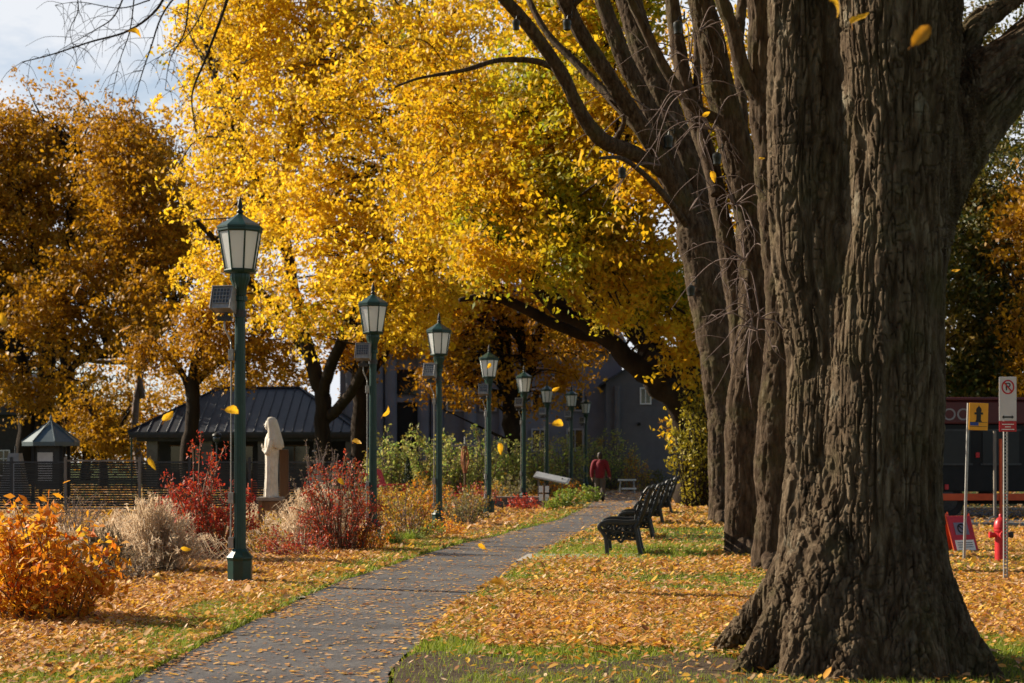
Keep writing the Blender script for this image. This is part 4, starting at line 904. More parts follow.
# ------------------------------------------------------------------ plants
def bush(name, label, px, py, w, h, nst, nl, lsize, lm, seed, stem=None, spread=1., arch=.35, cat='bush', group=None, low=.08, depth=.8, aspect=.5, tops=None):
    rng = np.random.default_rng(seed); b = G(px, py)
    t = thing(name, label, cat, b, group=group)
    mb = MB(); pts = []; dirs = []
    for i in range(nst):
        a = rng.uniform(0, 2 * math.pi); rr = math.sqrt(rng.random())
        ex, ey = math.cos(a) * rr * w / 2 * spread, math.sin(a) * rr * w / 2 * depth
        hh = h * (1 - .5 * rr ** 2) * (rng.uniform(.45, .95) if rng.random() < .7 else rng.uniform(.95, 1.15))
        p0 = np.array([ex * .5 + rng.normal() * .05 * w, ey * .5, -.02]); p2 = np.array([ex, ey, hh]); p1 = (p0 + p2) / 2 + np.array([-ex * arch * .25, -ey * arch * .25, hh * .1]) + rng.normal(size=3) * .05 * h
        p3 = p2 + np.array([ex * .25 * arch, ey * .25 * arch, -hh * .12 * arch])
        pp = catmull([p0, p1, p2, p3], 5); mb.tube(pp, np.linspace(.007, .0025, len(pp)) * (h / 1.2 + .3), 4)
        k = rng.integers(int(low * len(pp)), len(pp), int(nl / nst)); f = rng.random((len(k), 1)); k2 = np.minimum(k + 1, len(pp) - 1)
        q = pp[k] * (1 - f) + pp[k2] * f; pts.append(q + rng.normal(size=q.shape) * lsize * .7)
    mb.build('stems', stem or M['twig'], t)
    leaves('foliage', np.concatenate(pts), lsize, lm, t, rng, aspect=aspect, droop=.2, up=.6)
    return t
def grass_clump(label, px, py, w, h, n, seed, mat=None, group='dry ornamental grasses', plume=True, cat='ornamental grass', name='grass_clump'):
    rng = np.random.default_rng(seed); t = thing(name, label, cat, G(px, py), group=group)
    V = []; Fs = []; k = 0
    PV = []
    for i in range(n):
        a = rng.uniform(0, 6.283); rr = math.sqrt(rng.random()); out = np.array([math.cos(a), math.sin(a) * .8, 0]) * w / 2
        hh = h * rng.uniform(.45, 1.08) * (1 - .42 * rr ** 2); p0 = out * rr * .55; p1 = out * rr * .7 + np.array([0, 0, hh * .55]); p2 = out * rr * (1. + .25 * rng.normal()) + np.array([rng.normal() * .05, 0, hh * (1 - .1 * rr)]); p3 = p2 + out * rr * .25 + np.array([rng.normal() * .05, 0, -.12 * h * rng.random()])
        if i % 4 == 0: out = out * (1.0 / max(rr, .3)); rr = rng.uniform(.6, 1.05); hh = h * rng.uniform(.2, .5); p0 = out * rr * .5; p1 = out * rr * .8 + np.array([0, 0, hh * .8]); p2 = out * rr * 1.05 + np.array([0, 0, hh]); p3 = out * rr * 1.25 + np.array([0, 0, hh * .5])
        wv = np.array([-math.sin(a + 1), math.cos(a + 1), 0]) * .005
        for q, s in zip((p0, p1, p2, p3), (1, .9, .7, .1)): V += [q + wv * s, q - wv * s]
        for j in range(3): Fs.append((k + 2 * j, k + 2 * j + 1, k + 2 * j + 3, k + 2 * j + 2))
        k += 8
        if plume and i % 3 == 0:
            m = 9; f = rng.random((m, 1)); PV.append(p1 * (1 - f) * .35 + p2 * (f + .35 * (1 - f)) + p2 * .3 * (1 - f) * 1.0 + rng.normal(size=(m, 3)) * .02)
    rawmesh('blades', np.array(V), np.array(Fs), mat or M['straw'], t)
    if plume: leaves('plumes', np.concatenate(PV), .085, mat or M['straw'], t, rng, aspect=.18, droop=-1.2)
    return t
bush('peony_bush', 'orange and yellow leafy bush in the lower left corner', 44, 624, 1.3, .98, 60, 2700, .09, M['lf_peony'], 51, M['wood'], arch=.3, group='orange bushes', aspect=.42, low=.12)
bush('peony_bush', 'orange-red leafy bush cut off by the left edge', -12, 618, 1.0, 1.08, 40, 1600, .09, M['lf_peony'], 52, M['wood'], arch=.3, group='orange bushes', aspect=.42, low=.12)
grass_clump('large pale feathery grass clump left of the bright red bush', 152, 574, .98, 1.02, 1500, 53)
grass_clump('small pale grass plumes behind the orange bush', 52, 565, .7, .62, 450, 54)
grass_clump('greyish low grass clump between the orange bush and the large pale clump', 98, 580, .75, .72, 600, 55, M['straw_dk'])
grass_clump('pale grass clump just right of the statue', 303, 548, .95, .95, 900, 56)
grass_clump('pale grass clump behind the bright red bush, left of the statue stand', 250, 541, .9, .72, 400, 57)
bush('barberry_bush', 'tall bright red bush left of the nearest lamp', 207, 563, 1.35, 1.62, 90, 4600, .05, M['lf_barberry'], 58, M['wood'], arch=.5, group='red bushes', low=.05)
bush('barberry_bush', 'dark red bush around the foot of the second lamp', 338, 553, 1.3, 1.42, 80, 3600, .05, M['lf_barberry_dk'], 59, M['wood'], arch=.5, group='red bushes', low=.05)
bush('dry_plant', 'tall wispy dry plant right of the statue before the pavilion', 322, 517, 1.7, 1.9, 60, 900, .06, M['straw_dk'], 60, M['twig'], arch=.2, cat='plant', group='dry wispy plants', aspect=.3)
bush('dry_plant', 'brownish dry plant low in front of the large pale grass clump', 118, 584, .9, .42, 40, 900, .05, M['straw_dk'], 311, M['twig'], arch=.3, cat='plant', group='dry wispy plants', aspect=.35)
bush('dry_plant', 'tangled brown plant between the nearest lamp and the statue stand', 262, 556, 1.0, .6, 45, 1000, .05, M['lf_mixed'], 312, M['twig'], arch=.3, cat='plant', group='dry wispy plants', aspect=.4)
bush('dry_plant', 'low rusty plant at the foot of the pale grass right of the statue', 296, 559, 1.1, .5, 45, 1000, .05, M['lf_barberry_dk'], 313, M['twig'], arch=.3, cat='plant', group='dry wispy plants', aspect=.4)
grass_clump('tan grass clump at the far left edge behind the orange bushes', 8, 572, 1.0, .8, 900, 314)
grass_clump('tan grass clump between the low brown plant and the large pale clump', 120, 560, .8, .75, 800, 315)
grass_clump('tall tan grass clump left of the dark red bush', 318, 540, 1.1, 1.05, 1000, 316)
bush('dry_plant', 'greenish dry plant behind the pale grass right of the statue', 345, 524, 1.6, 1.3, 50, 900, .06, M['lf_dull'], 317, M['twig'], arch=.2, cat='plant', group='dry wispy plants', aspect=.35)
bush('flowering_plant', 'dull red plant behind the bright red bush by the fence', 182, 540, 1.2, 1.0, 40, 900, .06, M['lf_barberry_dk'], 318, group='mixed bed plants', cat='plant')
bush('flowering_plant', 'low orange plant right of the dark red bush at the bed edge', 372, 552, .8, .5, 40, 900, .05, M['lf_peony'], 319, group='mixed bed plants', cat='plant')
bush('dry_plant', 'low brown dry plant above the grass at the fence', 75, 535, 1.3, .95, 40, 600, .055, M['straw_dk'], 61, M['twig'], arch=.2, cat='plant', group='dry wispy plants', aspect=.3)
bush('flowering_plant', 'orange and yellow plant right of the second lamp', 407, 541, 1.15, .95, 50, 1300, .06, M['lf_mixed'], 62, group='mixed bed plants', cat='plant')
bush('flowering_plant', 'rusty orange plant in the middle of the bed left of the third lamp', 425, 520, 1.6, .95, 50, 1100, .07, M['lf_peony'], 63, group='mixed bed plants', cat='plant')
bush('flowering_plant', 'greenish yellow plant right of the third lamp', 462, 527, 1.1, .8, 45, 1100, .06, M['lf_dull'], 64, group='mixed bed plants', cat='plant')
bush('flowering_plant', 'reddish plant around the red planter', 472, 512, 1.6, .8, 45, 900, .07, M['lf_barberry_dk'], 65, group='mixed bed plants', cat='plant')
bush('flowering_plant', 'green plant before the dark cone-shaped shrub', 392, 512, 1.7, .7, 45, 900, .07, M['lf_mixed'], 66, group='mixed bed plants', cat='plant')
bush('flowering_plant', 'low yellow-green plant between second and third lamps by the lawn edge', 425, 539, .8, .35, 35, 700, .05, M['lf_green'], 67, group='mixed bed plants', cat='plant')
bush('flowering_plant', 'golden plant between the second and third lamps behind the green tufts', 388, 528, 1.0, .8, 45, 1200, .06, M['lf_mixed'], 301, group='mixed bed plants', cat='plant')
bush('flowering_plant', 'tall yellow-tipped plant just left of the third lamp', 430, 512, 1.4, 1.05, 45, 1100, .07, M['lf_mixed'], 302, group='mixed bed plants', cat='plant')
bush('flowering_plant', 'olive and yellow plant between the third and fourth lamps', 470, 519, 1.2, .75, 45, 1000, .065, M['lf_mixed'], 303, group='mixed bed plants', cat='plant')
bush('flowering_plant', 'yellowing plant at the left end of the stone wall', 488, 507, 1.3, .85, 40, 900, .075, M['lf_mixed'], 304, group='mixed bed plants', cat='plant')
bush('flowering_plant', 'brownish plant right of the dark red bush', 372, 520, 1.5, .9, 40, 800, .07, M['lf_dull'], 305, group='mixed bed plants', cat='plant')
bush('flowering_plant', 'rusty low plant in front of the third lamp', 446, 537, .9, .4, 35, 700, .05, M['lf_peony'], 306, group='mixed bed plants', cat='plant')
grass_clump('bright green grass tuft at the bed edge right of the second lamp', 390, 547, .62, .3, 500, 68, M['lf_green'], 'green tufts', False, 'grass tuft', 'grass_tuft')
grass_clump('small bright green grass tuft between the second lamp and the third', 412, 543, .5, .26, 400, 69, M['lf_green'], 'green tufts', False, 'grass tuft', 'grass_tuft')
bush('flowering_plant', 'low reddish plant at the foot of the low stone wall', 528, 511, 1.3, .42, 30, 600, .07, M['lf_barberry'], 70, group='mixed bed plants', cat='plant')
bush('flowering_plant', 'olive plant with dry tops left of the low stone wall', 508, 503, 1.8, .95, 40, 800, .08, M['lf_dull'], 71, group='mixed bed plants', cat='plant')
bush('flowering_plant', 'rusty plant behind the slanted information board', 557, 498, 2.0, .75, 40, 800, .09, M['lf_peony'], 72, group='mixed bed plants', cat='plant')
bush('low_shrub', 'bright green low shrub right of the information board', 566, 508, .95, .55, 40, 800, .08, M['lf_green'], 73, group='green shrubs by the path', cat='shrub')
bush('low_shrub', 'small green shrub just left of the walker', 590, 502, .9, .5, 36, 600, .08, M['lf_green'], 74, group='green shrubs by the path', cat='shrub')
bush('low_shrub', 'small green shrub at the path edge below the sixth lamp', 553, 512, .7, .32, 30, 500, .07, M['lf_green'], 75, group='green shrubs by the path', cat='shrub')
HED = [(388, 'green hedge shrub right behind the second lamp'), (418, 'green hedge shrub behind the dark cone-shaped shrub'), (448, 'green hedge shrub left of the rusty garden ornament'), (478, 'green hedge shrub between the rusty ornament and the fourth lamp'), (508, 'green hedge shrub between the fourth and fifth lamps'),
       (537, 'green hedge shrub between the fifth and sixth lamps'), (563, 'green hedge shrub between the sixth and seventh lamps'), (588, 'yellowing hedge shrub behind the farthest lamp'), (614, 'tall yellow-green hedge shrub right of the walker')]
for k, (px, lab) in enumerate(HED):
    D = [60, 61, 62, 64, 66, 70, 76, 85, 86][k]; hh = CZ + 20 * D / F if k not in (3, 8) else CZ + 25 * D / F
    bush('hedge_shrub', lab, px, HOR + CZ * F / D, 36 * D / F * 1.35, hh * 1.06, 70, 1900, .13, M['lf_hedge'], 80 + k, arch=.3, group='hedge shrubs before the buildings', cat='shrub', depth=.6, low=.05)
bush('yellow_shrub', 'upright yellow shrub before the clapboard wall', 636, 491.5, 1.3, 1.95, 40, 700, .12, M['lf_mixed'], 91, cat='shrub')
bush('dark_shrub', 'low dark green shrub at the foot of the clapboard wall', 655, 490.5, 1.6, .9, 40, 700, .12, M['lf_dkgreen'], 92, cat='shrub')
t = thing('columnar_conifer', 'narrow dark cone-shaped evergreen in the bed before the hedge', 'shrub', G(408, 503))
rng = np.random.default_rng(93); zz = rng.random(1600) ** 1.3; aa = rng.uniform(0, 6.28, 1600); rr = .26 * (1 - zz) ** .6 * np.sqrt(rng.random(1600))
leaves('foliage', np.stack([rr * np.cos(aa), rr * np.sin(aa), .08 + zz * 1.45], 1), .08, M['conifer'], t, rng, aspect=.3, droop=-1)
mb = MB(); mb.tube([(0, 0, 0), (0, 0, 1.3)], [.03, .01], 6); mb.build('trunk', M['wood'], t)
bush('young_tree', 'small dark red-leaved tree standing in the bed before the hedge', 427, 499, .9, 1.35, 14, 300, .08, M['lf_barberry_dk'], 94, M['bark_dark'], cat='tree', low=.6)
bush('vine', 'olive and yellow leaves hanging over the trunk foot behind the farthest bench', 698, 509, 1.7, 3.6, 70, 3200, .12, M['lf_vine'], 95, M['bark_dark'], cat='plant', low=.1)

# ------------------------------------------------------------------ statue and its stand
def statue():
    D = 29.3; b = G(271, 545)
    t = thing('wooden_stand', 'rough brown wooden stand with a tall back post, carrying the white statue', 'stand', b)
    k = F / D; hz = 48 / k
    for x, y in ((-.16, -.13), (.16, -.13), (-.16, .13), (.16, .13)):
        mb = MB(); mb.box((x, y, hz / 2 - .03), (.07, .07, hz - .06)); mb.build('leg', M['wood'], t, bevel=.006)
    mb = MB(); mb.box((0, 0, hz - .03), (.44, .38, .06)); mb.build('top', M['wood_grey'], t, bevel=.008)
    mb = MB(); mb.box((0, -.12, hz - .15), (.26, .03, .16)); mb.box((0, -.12, .12), (.26, .03, .1)); mb.build('rail', M['wood'], t)
    mb = MB(); mb.box((.2, .2, .82), (.15, .05, 1.64)); mb.build('back_post', M['wood'], t, bevel=.006)
    s = thing('statue', 'white stone statue of a veiled standing woman with hands joined, on the wooden stand', 'statue', b + np.array([0, 0, hz]))
    def ring(z, rx, ry, cx, fold, n=40, amp=.0):
        a = np.arange(n) * 2 * math.pi / n; f = 1 + amp * np.sin(a * fold + z * 2)
        return np.stack([cx + rx * np.cos(a) * f, ry * np.sin(a) * f, np.full(n, z)], 1)
    mb = MB()
    mb.loft([ring(z, rx, ry, cx, 11, amp=am) for z, rx, ry, cx, am in ((0, .13, .14, .0, .08), (.05, .122, .135, .0, .08), (.3, .108, .12, .005, .07), (.55, .108, .118, .012, .06), (.75, .118, .125, .015, .03), (.88, .13, .15, .015, .02), (1.0, .11, .155, .01, .01), (1.08, .07, .1, .0, 0), (1.12, .045, .05, -.005, 0), (1.16, .04, .045, -.01, 0))])
    # head, nose, brow, and the bent forearms with hands joined in front (towards the left)
    mb.loft([ring(z, rx, ry, cx, 1, 20) for z, rx, ry, cx in ((1.13, .03, .03, -.02), (1.16, .06, .05, -.03), (1.2, .078, .062, -.025), (1.25, .083, .066, -.02), (1.3, .075, .06, -.015), (1.335, .04, .035, -.01))])
    mb.tube([(-.1, 0, 1.265), (-.122, 0, 1.235), (-.108, 0, 1.225)], [.008, .014, .008], 6)
    mb.tube([(-.098, -.03, 1.205), (-.108, 0, 1.203), (-.098, .03, 1.205)], .007, 5)
    body = mb
    for sgn in (-1, 1):
        body.tube(catmull([(.02, sgn * .14, .99), (.0, sgn * .165, .86), (-.05, sgn * .12, .76), (-.13, sgn * .04, .82)], 5), [.05] * 6 + [.045] * 6 + [.03] * 4, 10)
        for j in range(5): body.tube([(-.135, sgn * (.012 + .004 * j), .815 + .012 * j), (-.155 - .004 * (2 - abs(j - 2)), sgn * .01, .855 + .012 * j), (-.16, sgn * .006, .885 + .01 * j)], [.01, .009, .006], 6)
    me = remesh(body, .008, 4); me.materials.clear(); me.materials.append(M['statue']); me.polygons.foreach_set('use_smooth', [True] * len(me.polygons))
    o = bpy.data.objects.new('figure', me); link(o, s)
    mb = MB(); n = 36; rings = []
    for z, rx, ry, cx, am in ((1.375, .02, .02, .0, 0), (1.365, .065, .06, .0, 0), (1.33, .1, .085, .0, .01), (1.26, .11, .1, .012, .02), (1.16, .12, .12, .03, .03), (1.05, .135, .165, .04, .04), (.95, .15, .175, .05, .06), (.84, .155, .18, .06, .07)):
        a = np.linspace(-.72 * math.pi, .72 * math.pi, n); f = 1 + am * np.sin(a * 9); rings.append(np.stack([cx + rx * np.cos(a) * f, ry * np.sin(a) * f, z + am * .3 * np.cos(a * 4)], 1))
    inner = [r * np.array([.93, .93, 1]) - np.array([0, 0, .006]) for r in rings[::-1]]
    mb.loft(rings + inner, cap=False, close=False); mb.build('veil', surf('cream_stone', [(.5, .44, .34), (.66, .6, .5)], 7, .85, 0, .5, 40), s, smooth=True)
statue()

# small things in the garden
t = thing('marker_post', 'orange rounded post between the nearest lamp and the statue', 'post', G(252.5, 513))
mb = MB(); mb.lathe([(.13, 0), (.13, .72), (.125, .82), (.09, .9), (.03, .94)], 16); mb.build('body', M['orange'], t, smooth='auto'); mb = MB(); mb.lathe([(.17, 0), (.17, .06), (.15, .08)], 16); mb.build('foot', M['black'], t)
t = thing('marker_post', 'grey-green post with a red band behind the statue stand', 'post', G(286, 510))
mb = MB(); mb.lathe([(.1, 0), (.1, 1.1), (.08, 1.18), (.02, 1.22)], 14); mb.build('body', M['stone'], t, smooth='auto'); mb = MB(); mb.lathe([(.11, .55), (.11, .85)], 14); mb.build('band', M['red'], t)
def garden_chair():
    t = thing('garden_chair', 'bright red slatted garden chair partly behind the second lamp', 'chair', G(388, 507), rz=R(62))
    mb = MB()
    for k in range(5): mb.box((0 - .22 + .11 * k, .25, .62), (.09, .025, .85 - .05 * abs(k - 2)), (R(-22), 0, 0))
    mb.build('backrest', M['red'], t)
    mb = MB()
    for k in range(6): mb.box((0, -.3 + .1 * k, .4 - .025 * k), (.55, .085, .025), (R(-14), 0, 0))
    mb.build('seat', M['red'], t)
    for s in (-1, 1):
        mb = MB(); mb.box((s * .31, -.3, .28), (.05, .1, .56)); mb.build('leg', M['red'], t); mb = MB(); mb.box((s * .31, .1, .22), (.04, .95, .1), (R(-24), 0, 0)); mb.build('leg', M['red'], t)
        mb = MB(); mb.box((s * .33, -.05, .58), (.13, .75, .03)); mb.build('armrest', M['red'], t)
    t.scale = (1.2,) * 3
garden_chair()
t = thing('garden_ornament', 'rusty ornament on a tall pole with a pale crossed top, among the bed plants', 'ornament', G(465, 506))
mb = MB(); mb.tube([(0, 0, 0), (0, 0, 1.7)], .035, 8); mb.build('pole', M['wood'], t)
mb = MB()
for k in range(9):
    a = k * .7; mb.tube(catmull([(.04 * math.cos(a), .04 * math.sin(a), 1.05), (.12 * math.cos(a), .12 * math.sin(a), 1.4), (.1 * math.cos(a + .3), .1 * math.sin(a + .3), 1.75), (.03 * math.cos(a), .03 * math.sin(a), 1.9)], 4), .016, 5)
mb.build('basket', surf('rust', [(.3, .1, .04), (.42, .16, .06)], 9, .8), t)
mb = MB(); mb.tube([(-.42, 0, 1.9), (0, 0, 1.95), (.4, 0, 1.9)], .035, 6); mb.tube([(0, .05, 1.75), (0, .05, 2.2)], .03, 6); mb.build('cross_bar', M['canvas'], t)
t = thing('planter', 'red-rimmed tub planter under the rusty ornament', 'planter', G(461, 513))
mb = MB(); mb.lathe([(.2, 0), (.26, .42), (.29, .43), (.29, .5), (.25, .5), (.24, .44)], 18); mb.build('tub', surf('pale_pink', [(.5, .3, .27), (.6, .4, .36)], 6, .7), t, smooth='auto'); mb = MB(); mb.lathe([(.3, .45), (.31, .54), (.27, .54), (.26, .46)], 18); mb.build('rim', M['red'], t)
# low stone wall
t = thing('stone_wall', 'low dry stone wall left of the information board', 'wall', G(516, 509))
rng = np.random.default_rng(5); mb = MB(); w = 1.72
for row in range(3):
    x = -w / 2
    while x < w / 2 - .05:
        l = rng.uniform(.16, .34); l = min(l, w / 2 - x); mb.box((x + l / 2, rng.uniform(-.015, .015), .06 + row * .105), (l - .012, .3 + rng.uniform(-.03, .03), .098)); x += l
mb.build('stones', M['stone'], t, bevel=.012)
mb = MB(); mb.box((0, 0, .345), (w + .05, .36, .06)); mb.build('coping', M['wood_grey'], t, bevel=.008)
# slanted board
t = thing('information_board', 'slanted grey information board on two thin posts at the path edge', 'sign', G(552, 507), rz=R(-8))
for x in (-.42, .32):
    mb = MB(); mb.box((x, .03, .45), (.05, .05, .9)); mb.build('post', M['wood_grey'], t)
mb = MB(); mb.box((0, 0, .9), (1.1, .62, .035), (R(16), R(12), 0)); bd = mb.build('panel', M['grey_metal'], t, bevel=.006)
mb = MB(); mb.box((0, -.005, .925), (.98, .5, .008), (R(16), R(12), 0)); mb.build('printed_sheet', surf('faded_print', [(.24, .25, .26), (.4, .4, .39)], 6, .4), bd)
t = thing('card_post', 'thin dark post holding four white cards, in front of the information board', 'sign', G(544, 512))
mb = MB(); mb.tube([(0, 0, 0), (0, 0, .74)], .03, 8); mb.build('post', M['wood'], t)
for x in (-.085, .085):
    for z in (.41, .64):
        mb = MB(); mb.box((x, -.02, z), (.11, .02, .18)); mb.build('card', M['white'], t)
t = thing('wooden_trestle', 'pale wooden trestle beyond the walker, at the foot of the hedge', 'trestle', G(627, 493.5))
for s in (-1, 1):
    for q in (-1, 1): mb = MB(); mb.tube([(s * .45, q * .25, 0), (s * .4, q * .04, .8)], .035, 6); mb.build('leg', M['grey_metal'], t)
mb = MB(); mb.box((0, 0, .82), (1.1, .1, .1)); mb.build('beam', M['white'], t); mb = MB(); mb.box((.1, -.2, .3), (.9, .08, .1)); mb.build('stretcher', M['white'], t); t.scale = (.72,) * 3
t = thing('rock', 'grey rock beside the farthest bench at the leaf-hung trunk', 'rock', G(700, 508)); mb = MB(); mb.lathe([(.3, -.05), (.36, .08), (.28, .22), (.1, .3)], 9); mb.v[0] = mb.v[0] * (1 + .18 * np.random.default_rng(4).normal(size=mb.v[0].shape)); mb.build('stone', M['stone'], t, bevel=.03)

# ------------------------------------------------------------------ the walker
def walker():
    b = G(600, 502); t = thing('person', 'person in a maroon jacket and brown-grey trousers walking away along the path', 'person', b, rz=R(-6))
    # local: walks towards +y
    def cap(mb, pts, rr, n=12):
        pp = catmull(pts, 4); mb.tube(pp, np.interp(np.linspace(0, 1, len(pp)), np.linspace(0, 1, len(rr)), rr), n)
    hipL, hipR = (-.09, 0, .9), (.09, 0, .9)
    kneeL, kneeR = (-.1, .1, .5), (.1, -.0, .49); anL, anR = (-.1, .14, .09), (.11, -.2, .12)
    shL, shR = (-.19, 0, 1.38), (.19, 0, 1.38); elL, elR = (-.27, -.07, 1.11), (.28, .03, 1.1); wrL, wrR = (-.27, .0, .86), (.33, .14, .88)
    mb = MB()
    cap(mb, [(0, 0, .88), (0, 0, 1.1), (0, .02, 1.32), (0, .02, 1.43)], [.13, .12, .13, .07], 14)
    cap(mb, [(0, .02, 1.4), (0, .03, 1.5)], [.055, .052])
    cap(mb, [(0, .04, 1.5), (0, .045, 1.56), (0, .045, 1.63), (0, .04, 1.7)], [.06, .078, .082, .045])
    mb.tube([(0, .12, 1.6), (0, .145, 1.565), (0, .125, 1.555)], [.008, .014, .01], 6)
    for s in (-1, 1): mb.tube([(s * .08, .03, 1.62), (s * .092, .025, 1.59), (s * .08, .03, 1.555)], [.01, .015, .008], 6)
    mb.tube([(-.025, .115, 1.525), (0, .122, 1.523), (.025, .115, 1.525)], .006, 5)
    for s, sh, el, wr in ((-1, shL, elL, wrL), (1, shR, elR, wrR)):
        cap(mb, [(0, .01, 1.37), sh, el, wr], [.07, .06, .045, .028])
        w = np.array(wr); d = w - np.array(el); d /= np.linalg.norm(d)
        mb.tube([w, w + d * .05, w + d * .09], [.026, .036, .03], 10, flat=.6)
        for j in range(4):
            o = np.array([0, (j - 1.5) * .018, 0]); ln = (.065, .078, .074, .056)[j]
            mb.tube([w + d * .085 + o, w + d * (.085 + ln * .5) + o * 1.1, w + d * (.085 + ln) + o + np.array([-s * .018, .004, 0])], [.0095, .009, .007], 6)
        mb.tube([w + d * .03 + np.array([0, .03, 0]), w + d * .06 + np.array([-s * .01, .05, 0]), w + d * .09 + np.array([-s * .018, .056, 0])], [.012, .01, .008], 6)
    for hp, kn, an in ((hipL, kneeL, anL), (hipR, kneeR, anR)): cap(mb, [hp, kn, an, (an[0], an[1] + .1, an[2] - .05)], [.085, .055, .04, .03])
    def fin(mb, name, mat, vox=.012, it=4):
        me = remesh(mb, vox, it); me.materials.clear(); me.materials.append(mat); me.polygons.foreach_set('use_smooth', [True] * len(me.polygons)); o = bpy.data.objects.new(name, me); link(o, t); return o
    fin(mb, 'body', M['skin'], .007, 2)
    mb = MB(); cap(mb, [(0, 0, .84), (0, -.005, .97), (0, -.01, 1.15), (0, 0, 1.33), (0, .02, 1.45)], [.175, .175, .175, .17, .085], 18)
    for sh, el, wr in ((shL, elL, wrL), (shR, elR, wrR)): cap(mb, [(0, 0, 1.36), sh, el, wr], [.1, .09, .07, .058])
    fin(mb, 'jacket', M['jacket'], .014, 5)
    mb = MB()
    for hp, kn, an in ((hipL, kneeL, anL), (hipR, kneeR, anR)): cap(mb, [hp, kn, an], [.115, .085, .07])
    fin(mb, 'trousers', M['trousers'])
    for an, tilt in ((anL, .0), (anR, .06)):
        mb = MB(); x, y, z = an; cap(mb, [(x, y - .06, z - .02 + tilt), (x, y + .02, z - .03), (x, y + .12, z - .055), (x, y + .2, z - .06)], [.045, .05, .042, .03]); fin(mb, 'shoe', M['black'], .012, 3)
    mb = MB(); cap(mb, [(0, .0, 1.49), (0, .005, 1.58), (0, .015, 1.66), (0, .04, 1.715)], [.075, .095, .095, .06]); fin(mb, 'hair', M['hair'], .012, 3)
walker()

# ------------------------------------------------------------------ right side: signs, hydrant, truck
a, b, c, d = G(960, 533), G(1300, 548), G(1300, 536), G(985, 529)
mb = MB(); q = [G(982, 540), G(1030, 552), G(1400, 552), G(1400, 541), G(1020, 541), G(990, 537)]; mb.add([(*x[:2], .03) for x in q], [tuple(range(len(q)))]); struct(mb.build('sidewalk', M['concrete']))
mb = MB(); q = [(8.2, 36.8), (40, 36.8), (40, 52), (8.2, 52)]; mb.add([(*x, .026) for x in q], [(0, 1, 2, 3)]); struct(mb.build('road', M['road']))
mb = MB(); mb.box((24.1, 36.7, .04), (31.8, .18, .14)); struct(mb.build('kerb', M['concrete'], bevel=.01))
RX = (R(90), 0, 0)
def hydrant_sign():
    D = 24.2; b = G(964, 563); k = F / D
    t = thing('hydrant_sign', 'amber sign with a black hydrant symbol on a leaning grey pole', 'sign', b); t.rotation_euler = (0, R(1.6), 0)
    h = 160 / k
    mb = MB(); mb.tube([(0, 0, 0), (0, 0, h)], .021, 8); mb.build('pole', M['grey_metal'], t)
    cx, cz, w, hh = .14, h - .19, .27, .385
    mb = MB(); mb.box((cx, -.03, cz), (w, .012, hh)); p = mb.build('sign_panel', M['yellow_sign'], t, bevel=.005)
    mb = MB(); y0, y1 = -.04, -.036
    mb.prism([(cx - .045, cz - .075), (cx + .045, cz - .075), (cx + .04, cz - .055), (cx + .032, cz - .05), (cx + .032, cz + .03), (cx + .06, cz + .03), (cx + .06, cz + .06), (cx + .032, cz + .06), (cx + .04, cz + .09), (cx + .03, cz + .12), (cx + .01, cz + .14), (cx, cz + .16), (cx - .01, cz + .14), (cx - .03, cz + .12), (cx - .04, cz + .09), (cx - .032, cz + .06), (cx - .06, cz + .06), (cx - .06, cz + .03), (cx - .032, cz + .03), (cx - .032, cz - .05), (cx - .04, cz - .055)], y0, y1)
    mb.build('hydrant_symbol', M['ink'], p)
    mb = MB(); mb.box((cx - .06, -.038, cz - .105), (.12, .004, .045)); mb.build('blue_patch', M['blue_sign'], p)
    mb = MB(); mb.box((cx, -.0375, cz - .08), (w - .02, .003, .006)); mb.box((cx, -.0375, cz - .14), (w - .02, .003, .006)); mb.build('line', M['ink'], p)
hydrant_sign()
def noparking():
    D = 20.1; b = G(1005.5, 584); k = F / D
    t = thing('parking_sign', 'tall white no-parking sign with a red foot panel on a perforated steel post', 'sign', b)
    h = 207 / k
    mb = MB()
    w = .042
    for s in (-1, 1): mb.box((s * w / 2, 0, h * .5), (.008, .035, h)); 
    n = 60
    for j in range(n): mb.box((0, -.012, (j + .3) * h / n), (w - .008, .006, h / n * .5))
    mb.build('post', M['grey_metal'], t)
    cx, w = .018, .205; zt, zm, zb = h, h - 44 / k, h - 55 / k
    mb = MB(); mb.box((cx, -.03, (zt + zm) / 2), (w, .008, zt - zm)); p = mb.build('sign_panel', surf('pale_sign', [(.55, .52, .52), (.62, .6, .6)], 4, .5), t, bevel=.004)
    mb = MB(); mb.box((cx, -.03, (zm + zb) / 2), (w, .008, zm - zb - .006)); p2 = mb.build('red_panel', M['red'], t, bevel=.004)
    mb = MB(); a = np.linspace(0, 2 * math.pi, 25); cz = zt - .12
    mb.tube(np.stack([cx + .068 * np.cos(a), 0 * a - .037, cz + .078 * np.sin(a)], 1), .009, 5, flat=.4)
    mb.tube([(cx - .045, -.0395, cz + .055), (cx + .045, -.0395, cz - .055)], .008, 5); mb.build('prohibition_ring', M['red'], p)
    textmesh('P', .13, 'letter', M['ink'], p, (cx, -.036, cz), RX, .001)
    mb = MB(); z = zm + .045; mb.prism([(cx - .07, z), (cx - .045, z + .022), (cx - .045, z + .009), (cx + .045, z + .009), (cx + .045, z + .022), (cx + .07, z), (cx + .045, z - .022), (cx + .045, z - .009), (cx - .045, z - .009), (cx - .045, z - .022)], -.039, -.036); mb.build('arrow', M['ink'], p)
    mb = MB()
    for j, ww in enumerate((.14, .07, .15)): mb.box((cx, -.036, zm - .04 - .03 * j), (ww, .003, .01))
    mb.build('lettering', M['white'], p2)
noparking()
